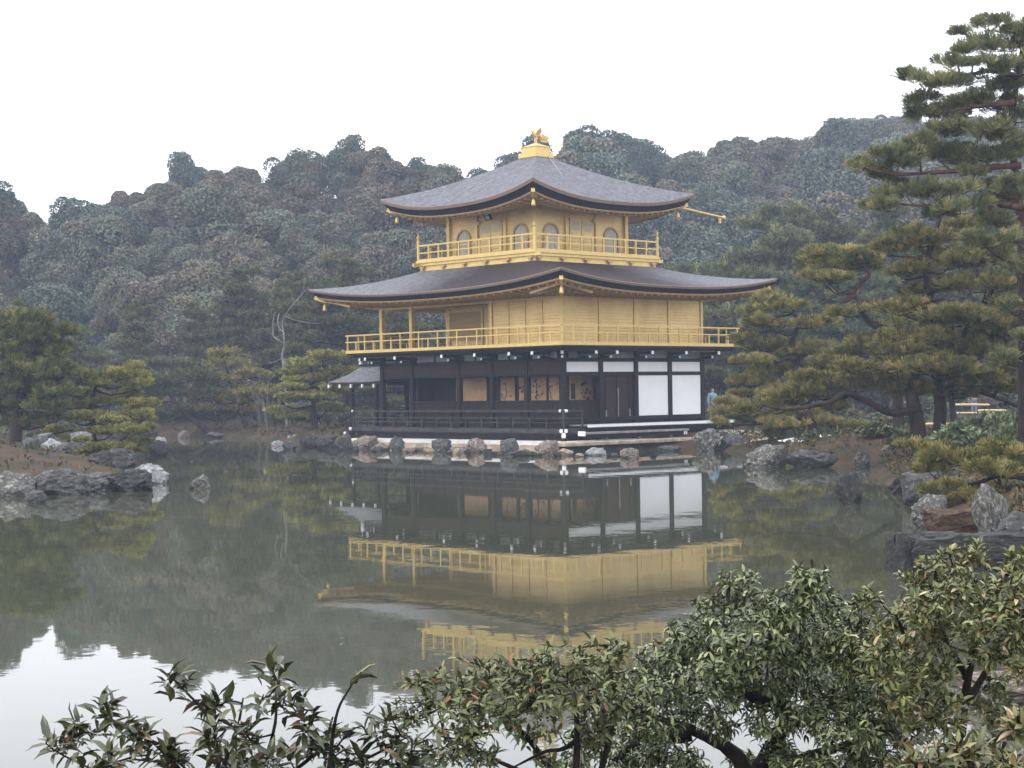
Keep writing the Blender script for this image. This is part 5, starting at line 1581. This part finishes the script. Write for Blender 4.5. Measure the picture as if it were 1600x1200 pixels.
SHR = [shrub_mesh(31, 'shrubleaf', 0.17), shrub_mesh(32, 'shrubleaf', 0.20), shrub_mesh(33, 'hill_green', 0.17)]
for px, py, v, w_, h_, k, lb in ((1420, 690, 51, 1.3, 0.8, 0, 'leafy shrub left of the twin trunks on the right bank'), (1500, 690, 47, 2.2, 1.0, 1, 'light green leafy shrub right of the twin trunks'),
        (1555, 675, 48, 2.2, 1.3, 0, 'taller leafy shrub in front of the bamboo fence'), (1600, 690, 44, 1.6, 1.3, 1, 'leafy shrub at the foot of the tall red-trunk pine'),
        (1375, 690, 55, 1.5, 0.6, 1, 'low shrub on the bank behind the small lichened rock'), (1330, 672, 66, 2.0, 0.7, 0, 'low shrub on the bank between the shore pine and the twin trunks'),
        (1390, 660, 72, 2.4, 0.8, 2, 'dark shrub far back behind the twin trunks'), (1230, 690, 64, 1.6, 0.5, 0, 'low shrub at the foot of the light green shore pine'),
        (1150, 660, 86, 2.2, 1.0, 2, 'dark shrub beside the right end of the engawa'), (1300, 650, 84, 2.6, 1.2, 2, 'dark shrub behind the shore pine trunk'), (1440, 640, 88, 3.0, 1.6, 2, 'big dark shrub behind the far fence'),
        (1550, 640, 92, 3.2, 1.8, 2, 'big dark shrub behind the cyan umbrella'), (1220, 640, 92, 3.0, 1.5, 2, 'big dark shrub under the hazy pines right of the pavilion'),
        (60, 670, 90, 3.0, 1.6, 2, 'dark shrub on the left bank behind the big dark pine'), (200, 660, 100, 3.0, 1.5, 2, 'dark shrub on the far bank at left'), (430, 655, 101, 2.6, 1.3, 2, 'dark shrub on the far bank under the bare tree'),
        (560, 660, 92, 2.2, 1.1, 2, 'dark shrub on the bank behind the annex'), (330, 650, 106, 3.4, 1.8, 2, 'dark shrub behind the leaning far bank pine'), (110, 670, 92, 2.6, 1.4, 2, 'dark shrub behind the layered pine'),
        (255, 660, 106, 3.4, 1.6, 2, 'dark shrub in the trees left of the leaning pine'), (480, 650, 104, 3.0, 1.6, 2, 'dark shrub in the trees behind the tiered pine'), (620, 650, 98, 2.6, 1.4, 2, 'dark shrub seen through the open porch')):
    u0 = (px-800)/2655.1*v
    x, y = uv_xy(u0, v)
    o = link('bank_shrub', SHR[k])
    o.location = (x, y, gz(u0, v)-0.08)
    o.scale = (w_*0.55, w_*0.55, h_)
    o.rotation_euler = (0, 0, rnd.uniform(0, 6.28))
    tag(o, lb, 'shrub')

# low moss and grass over the banks: nobody could count it
def cover(name, n, urange, vrange, mat, L_, keep):
    u = NR.uniform(*urange, n)
    v = NR.uniform(*vrange, n)
    d = poly_dist(u, v, LAND)
    clump = np.array([mnoise.noise(Vector((a*0.5, c*0.5, 7.7))) for a, c in zip(u, v)])
    x, y = uv_xy(u, v)
    free = ~((x > L-1.3) & (x < 3.0) & (y > -2.6) & (y < D+1.5))
    ok = (d > 0.35) & free & (clump > keep) & ~((np.abs(u+14) < 5) & (np.abs(v-50) < 7) & (NR.uniform(0, 1, n) < 0.75))
    u, v, x, y = u[ok], v[ok], x[ok], y[ok]
    O = np.stack([x, y, ground_h(u, v)+0.02], 1)
    Dv = NR.normal(size=O.shape)*0.75 + np.array([0, 0, 0.7])
    Dv[:, 2] = np.abs(Dv[:, 2])
    V, Ft = needle_tufts(O, Dv/np.linalg.norm(Dv, axis=1, keepdims=True), L_, L_*0.28, 4)
    tag(link(name, mesh_np(name, V, [Ft], [M[mat]])), kind='stuff')
cover('grass', 60000, (-26, 26), (28, 100), 'moss', 0.15, -0.45)
cover('near_grass', 30000, (3, 24), (8, 30), 'moss', 0.12, -0.5)
cover('undergrowth', 9000, (-36, 38), (56, 112), 'undergrowth', 0.36, 0.0)
cover('forest_undergrowth', 45000, (-62, 66), (106, 204), 'hill_dark', 0.62, -0.6)

# ------------------------------------------------------------------ bamboo fences
def fence(label, v, x0, x1, y0, rails, hpost):
    P = at((x0+x1)/2, y0, v)
    zb = gz_px((x0+x1)/2, v)
    f = thing('bamboo_fence', label, 'fence', (P[0], P[1], zb), 'bamboo fences on the right bank')
    n = max(2, int((x1-x0)/(FPX/v)/1.3))
    for i in range(n+1):
        px = x0+(x1-x0)*i/n
        p = at(px, y0-3, v)
        MB().tube([(p[0], p[1], gz_px(px, v)-0.1), (p[0], p[1], p[2])], 0.045, 7).build('post', M['bark'], f)
    for y_, r_ in rails:
        MB().tube([tuple(at(x0, y_+0.5, v-0.06)), tuple(at((x0+x1)/2, y_, v-0.06)), tuple(at(x1, y_+0.6, v-0.06))], r_, 7).build('rail', M['bamboo'], f)
fence('far bamboo fence with a bright top rail behind the cyan umbrella', 84, 1486, 1546, 632, [(632, 0.055), (645, 0.045)], 1.0)
fence('near bamboo fence with pale low rails behind the twin trunks', 68, 1446, 1534, 662, [(662, 0.05), (668, 0.04)], 0.7)
fence('bamboo fence with a slanting rail right of the cyan umbrella', 76, 1528, 1572, 640, [(641, 0.05), (652, 0.04)], 0.9)
fence('short bamboo rail low in the shrubs on the right bank', 56, 1530, 1552, 678, [(678, 0.04), (683, 0.035)], 0.4)

# ------------------------------------------------------------------ people
def skinned(name, verts, edges, radii, mat, parent, root=0, sub=2):
    me = bpy.data.meshes.new(name)
    me.from_pydata(verts, edges, [])
    me.materials.append(mat)
    o = link(name, me, parent)
    o.modifiers.new('skin', 'SKIN')
    if not me.skin_vertices:
        import bmesh
        bm = bmesh.new(); bm.from_mesh(me); bm.verts.layers.skin.verify(); bm.to_mesh(me); bm.free()
    for i, r in enumerate(radii):
        sv = me.skin_vertices[0].data[i]
        sv.radius = (r, r) if not isinstance(r, tuple) else r
        sv.use_root = (i == root)
    s = o.modifiers.new('subdivision', 'SUBSURF')
    s.levels = s.render_levels = sub
    return o
def person(label, px, v, face, jacket, trousers, arm_up=False):
    u0 = (px-800)/2655.1*v
    x, y = uv_xy(u0, v)
    root = thing('person', label, 'person', (x, y, gz(u0, v)))
    root.rotation_euler = (0, 0, face)
    hand_r = (0.24, -0.22, 1.12) if arm_up else (0.27, -0.05, 0.80)
    elb_r = (0.28, -0.02, 1.06)
    Vb = [(0, 0, 0.90), (0, 0.0, 1.10), (0, 0.01, 1.30), (0, 0, 1.42), (0, -0.01, 1.50), (0, -0.02, 1.58), (0, -0.01, 1.64),
          (-0.18, 0, 1.36), (-0.26, 0.02, 1.08), (-0.27, -0.05, 0.83), (0.18, 0, 1.36), elb_r, hand_r,
          (-0.09, 0, 0.86), (-0.10, -0.02, 0.48), (-0.10, 0.02, 0.09), (-0.11, -0.14, 0.04), (0.09, 0, 0.86), (0.10, -0.04, 0.48), (0.10, 0.0, 0.09), (0.11, -0.16, 0.04)]
    Eb = [(0, 1), (1, 2), (2, 3), (3, 4), (4, 5), (5, 6), (2, 7), (7, 8), (8, 9), (2, 10), (10, 11), (11, 12), (0, 13), (13, 14), (14, 15), (15, 16), (0, 17), (17, 18), (18, 19), (19, 20)]
    Rb = [0.12, 0.115, 0.12, 0.06, 0.055, 0.085, 0.07, 0.06, 0.045, 0.034, 0.06, 0.045, 0.034, 0.085, 0.06, 0.04, 0.035, 0.085, 0.06, 0.04, 0.035]
    body = skinned('body', Vb, Eb, Rb, M['skin'], root)
    for s, h in ((-1, (-0.27, -0.05, 0.83)), (1, hand_r)):           # fingers and thumb
        for k in range(4):
            p = Vector(h) + Vector((0.0, -0.03+0.02*k, -0.05))
            skinned('finger', [p, p+Vector((0, -0.005, -0.04)), p+Vector((-s*0.012, -0.012, -0.075+0.006*abs(k-1.5)))], [(0, 1), (1, 2)], [0.011, 0.010, 0.008], M['skin'], body, sub=1)
        p = Vector(h) + Vector((0, -0.035, -0.01))
        skinned('thumb', [p, p+Vector((-s*0.015, -0.03, -0.03)), p+Vector((-s*0.02, -0.035, -0.055))], [(0, 1), (1, 2)], [0.013, 0.011, 0.009], M['skin'], body, sub=1)
    skinned('jacket', [Vb[0], Vb[1], Vb[2], (0, 0, 1.43), Vb[7], Vb[8], tuple(np.array(Vb[8])*0.15+np.array(Vb[9])*0.85), Vb[10], Vb[11], tuple(np.array(Vb[11])*0.15+np.array(Vb[12])*0.85)],
            [(0, 1), (1, 2), (2, 3), (2, 4), (4, 5), (5, 6), (2, 7), (7, 8), (8, 9)], [(0.17, 0.14), (0.155, 0.13), (0.16, 0.135), 0.075, 0.085, 0.068, 0.055, 0.085, 0.068, 0.055], M[jacket], root)
    skinned('trousers', [(0, 0, 0.94), Vb[13], Vb[14], Vb[15], Vb[17], Vb[18], Vb[19]], [(0, 1), (1, 2), (2, 3), (0, 4), (4, 5), (5, 6)], [0.13, 0.11, 0.085, 0.07, 0.11, 0.085, 0.07], M[trousers], root)
    for s in (-1, 1):
        skinned('shoe', [(s*0.105, 0.04, 0.05), (s*0.11, -0.07, 0.045), (s*0.115, -0.18, 0.035)], [(0, 1), (1, 2)], [0.05, 0.05, 0.04], M['black'], root, sub=1)
    skinned('hair', [(0, 0.02, 1.54), (0, 0.03, 1.62), (0, 0.0, 1.685)], [(0, 1), (1, 2)], [0.075, 0.095, 0.07], M['hair'], root)
    q = MB()
    for s in (-1, 1):
        q.lathe((s*0.032, -0.098, 1.60), [(0, -0.008), (0.009, -0.005), (0.009, 0.005), (0, 0.008)], 6)
    q.build_local = None
    me = bpy.data.meshes.new('eyes'); me.from_pydata(q.v, [], q.f); me.materials.append(M['hair']); link('eyes', me, body)
    q = MB().tube([(0, -0.085, 1.60), (0, -0.115, 1.565), (0, -0.09, 1.555)], [0.010, 0.016, 0.008], 6)
    me = bpy.data.meshes.new('nose'); me.from_pydata(q.v, [], q.f); me.materials.append(M['skin']); link('nose', me, body)
    q = MB().tube([(-0.026, -0.085, 1.525), (0, -0.095, 1.523), (0.026, -0.085, 1.525)], 0.007, 5)
    me = bpy.data.meshes.new('mouth'); me.from_pydata(q.v, [], q.f); me.materials.append(M['redcloth']); link('mouth', me, body)
    for s in (-1, 1):
        q = MB().lathe((s*0.09, 0.0, 1.59), [(0, -0.03), (0.014, -0.015), (0.016, 0.015), (0, 0.03)], 6)
        me = bpy.data.meshes.new('ear'); me.from_pydata(q.v, [], q.f); me.materials.append(M['skin']); link('ear', me, body)
    return root, (x, y)
fa = math.atan2(-FH[1], -FH[0]) + math.pi/2
person('person in pale blue jacket and grey trousers past the right end of the pavilion', 1113, 86, fa+0.5, 'bluecloth', 'greycloth')
person('person in dark grey and red partly hidden beside the white panels', 1104, 88, fa-0.7, 'redcloth', 'greycloth') if False else None
pr_, (x, y) = person('person under the cyan umbrella behind the bamboo fence at right', 1521, 90, fa, 'greycloth', 'greycloth', True)
zz = pr_.location.z
um = thing('umbrella', 'small cyan umbrella seen over the bamboo fence at right', 'umbrella', (x, y, zz+1.05))
hx, hy = x+math.cos(fa)*0.24+math.sin(fa)*0.22, y+math.sin(fa)*0.24-math.cos(fa)*0.22
MB().tube([(hx, hy, zz+0.95), (hx, hy, zz+1.98)], 0.012, 6).build('shaft', M['black'], um)
prof = [(0.40, 1.66), (0.36, 1.76), (0.27, 1.85), (0.15, 1.915), (0.0, 1.94)]
q = MB()
k = 0
for r_, z_ in prof:
    for j in range(16):
        t_ = 2*math.pi*j/16
        rr = r_*(1 if j % 2 == 0 else 0.94)
        q.v.append((hx+rr*math.cos(t_), hy+rr*math.sin(t_), zz+z_))
for i in range(len(prof)-1):
    for j in range(16):
        q.f.append((i*16+j, i*16+(j+1) % 16, (i+1)*16+(j+1) % 16, (i+1)*16+j))
q.build('canopy', M['umbrella'], um)

# ------------------------------------------------------------------ foreground shrubs on the near bank
LEAF_V = np.array([[0, 0, 0], [0.30, -0.15, 0.035], [0.30, 0, -0.01], [0.30, 0.15, 0.035], [0.68, -0.125, 0.0], [0.68, 0, -0.045], [0.68, 0.125, 0.0], [1.0, 0, -0.14]], float)
LEAF_T = np.array([[0, 1, 2], [0, 2, 3], [4, 7, 5], [5, 7, 6]])
LEAF_Q = np.array([[1, 4, 5, 2], [2, 5, 6, 3]])
def leaf_mesh(name, O, Dv, upv, L_, mat, base, wid=1.0, droop=1.0):
    Dv = Dv/np.linalg.norm(Dv, axis=1, keepdims=True)
    S = np.cross(Dv, upv)
    S /= np.linalg.norm(S, axis=1, keepdims=True)+1e-9
    N = np.cross(S, Dv)
    tv = LEAF_V*np.array([1, wid, droop])
    V, Fs = place(tv, [LEAF_T, LEAF_Q], O, Dv, S, N, L_)
    return mesh_np(name, V-base, Fs, [M[mat]], smooth=True)
def whorls(tips, dirs, n, spread, r):
    """leaves fanning round every twig tip"""
    OO, DD, UU_ = [], [], []
    for t_, d in zip(tips, dirs):
        d = d/np.linalg.norm(d)
        a = np.cross(d, r.normal(size=3)); a /= np.linalg.norm(a)
        b_ = np.cross(d, a)
        k = int(r.integers(n[0], n[1]+1))
        for j in range(k):
            ph_ = j*2.4+r.uniform(-.3, .3)
            f = j/k
            lat = (a*np.cos(ph_)+b_*np.sin(ph_))
            tilt = spread*(1.15-0.75*f)+r.uniform(-.2, .2)
            dd = d*np.cos(tilt)+lat*np.sin(tilt)
            dd[2] -= 0.18*r.uniform(0, 1)
            OO.append(t_-d*0.06*(1-f)*r.uniform(0.4, 1.3))
            DD.append(dd)
            UU_.append(d*0.6+np.array([0, 0, 0.8])+r.normal(size=3)*0.25)
    return np.array(OO), np.array(DD), np.array(UU_)
def shrub(name, label, v, basepx, limbs, blobs, leaf, mat, nlv, dens, spread=1.1, seed=1, wid=1.0, droop=1.0, dv=0.5, r0=0.03, stem='twig', cat='shrub', zb=None):
    """limbs: pixel paths of the woody stems; blobs: (px, py, w, h) leafy regions"""
    r = np.random.default_rng(seed)
    P0 = at(basepx[0], basepx[1], v)
    base = np.array([P0[0], P0[1], gz_px(basepx[0], v)])
    root = thing(name, label, cat, base)
    q = MB()
    pts = []
    for lm in limbs:
        rr0 = r0 if len(lm[0]) < 3 else lm[0][2]
        path = []
        d_ = 0
        for i, p in enumerate(lm):
            if i:
                d_ += r.uniform(-0.15, 0.15)*dv
            path.append(at(p[0], p[1], v+d_+0.12))
        c = limb_tube(q, path, rr0, rr0*0.30, 7, 0.12, 5)
        pts += list(c)
    tips, dirs = [], []
    ppm = FPX/v
    for (px, py, w_, h_) in blobs:
        rx, rz = w_/2/ppm, h_/2/ppm
        ry = min(rx, dv)
        c = at(px, py, v+r.uniform(-.6, .6)*dv)
        n = max(2, int(dens*1.6*w_*h_/1000))
        for k in range(n):
            d = r.normal(size=3); d /= np.linalg.norm(d)
            f = r.uniform(0.25, 1)**0.5
            off = d*f
            tip = c + RT*off[0]*rx + FH*off[1]*ry + UP*off[2]*rz
            dr = RT*off[0]*0.9 + FH*off[1]*0.7 + np.array([0, 0, 0.55+0.5*off[2]]) + r.normal(size=3)*0.25
            tips.append(tip); dirs.append(dr)
    TP = np.zeros((len(pts)+len(tips)*4, 3))
    TP[:len(pts)] = np.array(pts)
    nt_ = len(pts)
    left = list(range(len(tips)))
    T_ = np.array(tips)
    dist = np.array([np.linalg.norm(TP[:nt_]-t_, axis=1).min() for t_ in T_])
    for k in np.argsort(dist):
        tip = T_[k]
        j = int(np.argmin(np.linalg.norm(TP[:nt_]-tip, axis=1)))
        p0 = TP[j]
        dd = np.linalg.norm(tip-p0)
        mid = (p0*0.5+tip*0.5) - np.array([0, 0, 0.06*dd]) + r.normal(size=3)*0.06*dd
        limb_tube(q, [p0, mid, tip], min(0.0025+0.012*dd, 0.008), 0.002, 5, 0.1, 2)
        for p in (mid, p0*0.25+tip*0.75, tip):
            TP[nt_] = p
            nt_ += 1
    q.build('stems', M[stem], root, smooth=True)
    O, Dd, Uu = whorls(tips, dirs, nlv, spread, r)
    Ls = leaf*r.uniform(0.6, 1.2, len(O))
    link('leaves', leaf_mesh('leaves', O, Dd, Uu, Ls, mat, base, wid, droop), root)
    return root

shrub('camellia_bush', 'sparse bush of long glossy dark leaves at the lower left against the reflected sky', 5.0, (330, 1330),
      [[(330, 1330, 0.010), (300, 1240), (240, 1160), (160, 1120)], [(330, 1330, 0.009), (340, 1220), (330, 1130), (270, 1060)], [(340, 1330, 0.009), (400, 1220), (430, 1130), (428, 1050)], [(350, 1330, 0.009), (430, 1230), (500, 1170), (520, 1120)], [(320, 1330, 0.008), (230, 1250), (120, 1190)], [(430, 1230), (560, 1190), (640, 1150)], [(340, 1220), (370, 1140), (380, 1090)]],
      [(265, 1065, 60, 40), (330, 1090, 70, 50), (428, 1052, 50, 50), (430, 1095, 80, 50), (150, 1112, 110, 40), (120, 1160, 110, 60), (220, 1135, 90, 50), (250, 1180, 130, 60), (350, 1150, 120, 60), (480, 1125, 60, 50), (420, 1170, 120, 60), (510, 1160, 90, 60), (180, 1190, 120, 50), (330, 1195, 180, 40), (560, 1190, 120, 50), (600, 1140, 90, 60), (640, 1180, 110, 60)],
      0.070, 'leaf_camellia', (5, 8), 1.05, 1.2, 3, 1.05, 1.6, 0.35, 0.008)
shrub('young_shoot', 'single upright shoot with one big curled leaf over the water', 4.8, (515, 1330),
      [[(500, 1330, 0.008), (516, 1180), (528, 1110), (552, 1066)], [(516, 1180, 0.004), (540, 1150), (560, 1135)]], [(560, 1050, 10, 10)], 0.09, 'leaf_camellia', (2, 2), 2, 0.3, 9, 1.0, 1.6, 0.1, 0.008, 'bark' if False else 'twig', 'shrub')
shrub('bronze_shrub', 'bronze and green leaved shrub between the sparse bush and the big drooping bush', 6.2, (860, 1330),
      [[(880, 1330, 0.02), (870, 1230), (830, 1160), (760, 1090)], [(880, 1330, 0.018), (900, 1200), (900, 1110), (890, 1040)], [(890, 1330, 0.016), (940, 1200), (960, 1100), (950, 1030)], [(870, 1230), (780, 1190), (690, 1150)], [(910, 1150, 0.012), (880, 1170), (850, 1175), (800, 1200)]],
      [(740, 1050, 120, 50), (700, 1080, 110, 60), (660, 1060, 70, 30), (820, 1045, 120, 60), (890, 1025, 120, 50), (950, 1020, 90, 50), (780, 1090, 160, 70), (870, 1080, 150, 70), (950, 1080, 120, 80), (720, 1130, 120, 60), (830, 1130, 110, 50), (640, 1110, 90, 50), (680, 1170, 110, 50), (760, 1180, 90, 40), (860, 1190, 60, 40), (930, 1130, 90, 70)],
      0.045, 'leaf_red', (6, 9), 3.0, 1.25, 4, 1.15, 1.4, 0.45, 0.012)
shrub('drooping_bush', 'big gnarled bush of dense drooping dark green leaves at the bottom centre right', 7.0, (1180, 1330),
      [[(1175, 1330, 0.05), (1168, 1230), (1150, 1180), (1090, 1145), (1020, 1120)], [(1175, 1230, 0.04), (1215, 1150), (1225, 1105), (1180, 1090), (1130, 1060), (1080, 1045)], [(1215, 1140, 0.026), (1280, 1100), (1320, 1060), (1340, 1010)], [(1180, 1090, 0.022), (1190, 1030), (1200, 980), (1170, 930)], [(1195, 1010, 0.02), (1240, 980), (1262, 930)], [(1168, 1230, 0.032), (1240, 1190), (1320, 1165), (1380, 1150)], [(1080, 1145), (1000, 1160), (960, 1190)]],
      [(1155, 908, 80, 50), (1262, 908, 90, 60), (1130, 945, 110, 50), (1210, 950, 130, 60), (1290, 950, 90, 70), (1090, 985, 120, 60), (1170, 990, 150, 70), (1260, 1000, 150, 80), (1320, 1010, 90, 90), (1040, 1030, 120, 70), (1120, 1045, 150, 70), (1210, 1050, 160, 70), (1300, 1070, 150, 90),
       (1010, 1080, 150, 70), (1090, 1095, 150, 60), (1180, 1085, 130, 40), (1360, 1100, 110, 100), (960, 1110, 110, 60), (1010, 1130, 130, 50), (1250, 1110, 110, 50), (1320, 1140, 150, 60), (990, 1180, 120, 60), (1080, 1190, 70, 40), (1160, 1185, 60, 30), (1260, 1195, 120, 40), (1370, 1180, 120, 60), (1200, 1130, 90, 30), (1080, 1010, 90, 40), (1340, 960, 50, 50), (940, 1060, 70, 50), (920, 1150, 90, 60), (900, 1190, 80, 40), (1040, 1170, 110, 50), (1220, 1170, 70, 40), (1310, 1190, 120, 40), (1120, 1130, 80, 30)],
      0.040, 'leaf_deep', (8, 12), 4.8, 1.75, 5, 1.1, 2.0, 0.6, 0.04)
shrub('olive_shrub', 'tall olive and pink-tipped leaved shrub at the lower right edge', 6.5, (1500, 1330),
      [[(1500, 1330, 0.028), (1500, 1200), (1505, 1110), (1520, 1020), (1530, 930)], [(1505, 1110, 0.018), (1550, 1030), (1580, 960)], [(1510, 1060, 0.015), (1470, 980), (1450, 900)], [(1500, 1180, 0.016), (1450, 1090), (1420, 1010), (1400, 960)], [(1520, 1020, 0.02), (1560, 920), (1590, 870)]],
      [(1470, 875, 90, 50), (1530, 865, 70, 40), (1590, 880, 60, 60), (1430, 905, 60, 50), (1500, 915, 110, 60), (1570, 930, 90, 70), (1440, 950, 90, 60), (1520, 965, 120, 60), (1590, 980, 70, 70), (1390, 965, 70, 60), (1380, 1010, 90, 60), (1450, 1010, 100, 60), (1540, 1015, 90, 40), (1410, 1060, 90, 70), (1470, 1060, 60, 60), (1430, 1110, 70, 60), (1560, 1060, 60, 30), (1350, 935, 60, 40), (1480, 1110, 90, 60), (1420, 1140, 110, 60), (1400, 1090, 90, 60), (1540, 1090, 90, 50), (1380, 1050, 80, 60), (1590, 1030, 60, 50), (1460, 960, 80, 50), (1560, 1120, 90, 40)],
      0.042, 'leaf_olive', (6, 9), 5.0, 1.1, 6, 1.1, 1.4, 0.5, 0.03)
shrub('low_olive_shrub', 'low olive-leaved shrub filling the bottom right corner', 5.2, (1520, 1330),
      [[(1520, 1330, 0.02), (1480, 1230), (1440, 1180)], [(1530, 1330, 0.02), (1550, 1230), (1570, 1160)], [(1520, 1330, 0.02), (1510, 1240), (1500, 1170)]],
      [(1440, 1180, 80, 50), (1500, 1165, 80, 50), (1560, 1170, 90, 50), (1590, 1140, 60, 60), (1480, 1195, 120, 40), (1570, 1200, 100, 40), (1420, 1200, 60, 40)],
      0.058, 'leaf_olive', (6, 9), 2.4, 1.1, 7, 1.0, 1.0, 0.35, 0.02)

# ------------------------------------------------------------------ damp winter air
HZ = 0.0008
hz = MB()
cx0, cy0 = uv_xy(0, 110)
a0 = math.degrees(YAW)
pts = [uv_xy(a, c_) for a, c_ in ((-196, -36), (196, -36), (196, 268), (-196, 268))]
hz.add([(x, y, -4.0) for x, y in pts] + [(x, y, 62.0) for x, y in pts], [(3, 2, 1, 0), (4, 5, 6, 7), (0, 1, 5, 4), (1, 2, 6, 5), (2, 3, 7, 6), (3, 0, 4, 7)])
hm = bpy.data.materials.new('haze')
hm.use_nodes = True
ht = hm.node_tree
ht.nodes.clear()
ho = ht.nodes.new('ShaderNodeOutputMaterial')
pv = ht.nodes.new('ShaderNodeVolumePrincipled')
pv.inputs['Color'].default_value = (0.64, 0.77, 1.0, 1)
pv.inputs['Density'].default_value = HZ
pv.inputs['Anisotropy'].default_value = 0.0
ht.links.new(pv.outputs[0], ho.inputs['Volume'])
tag(hz.build('haze', hm), kind='stuff')
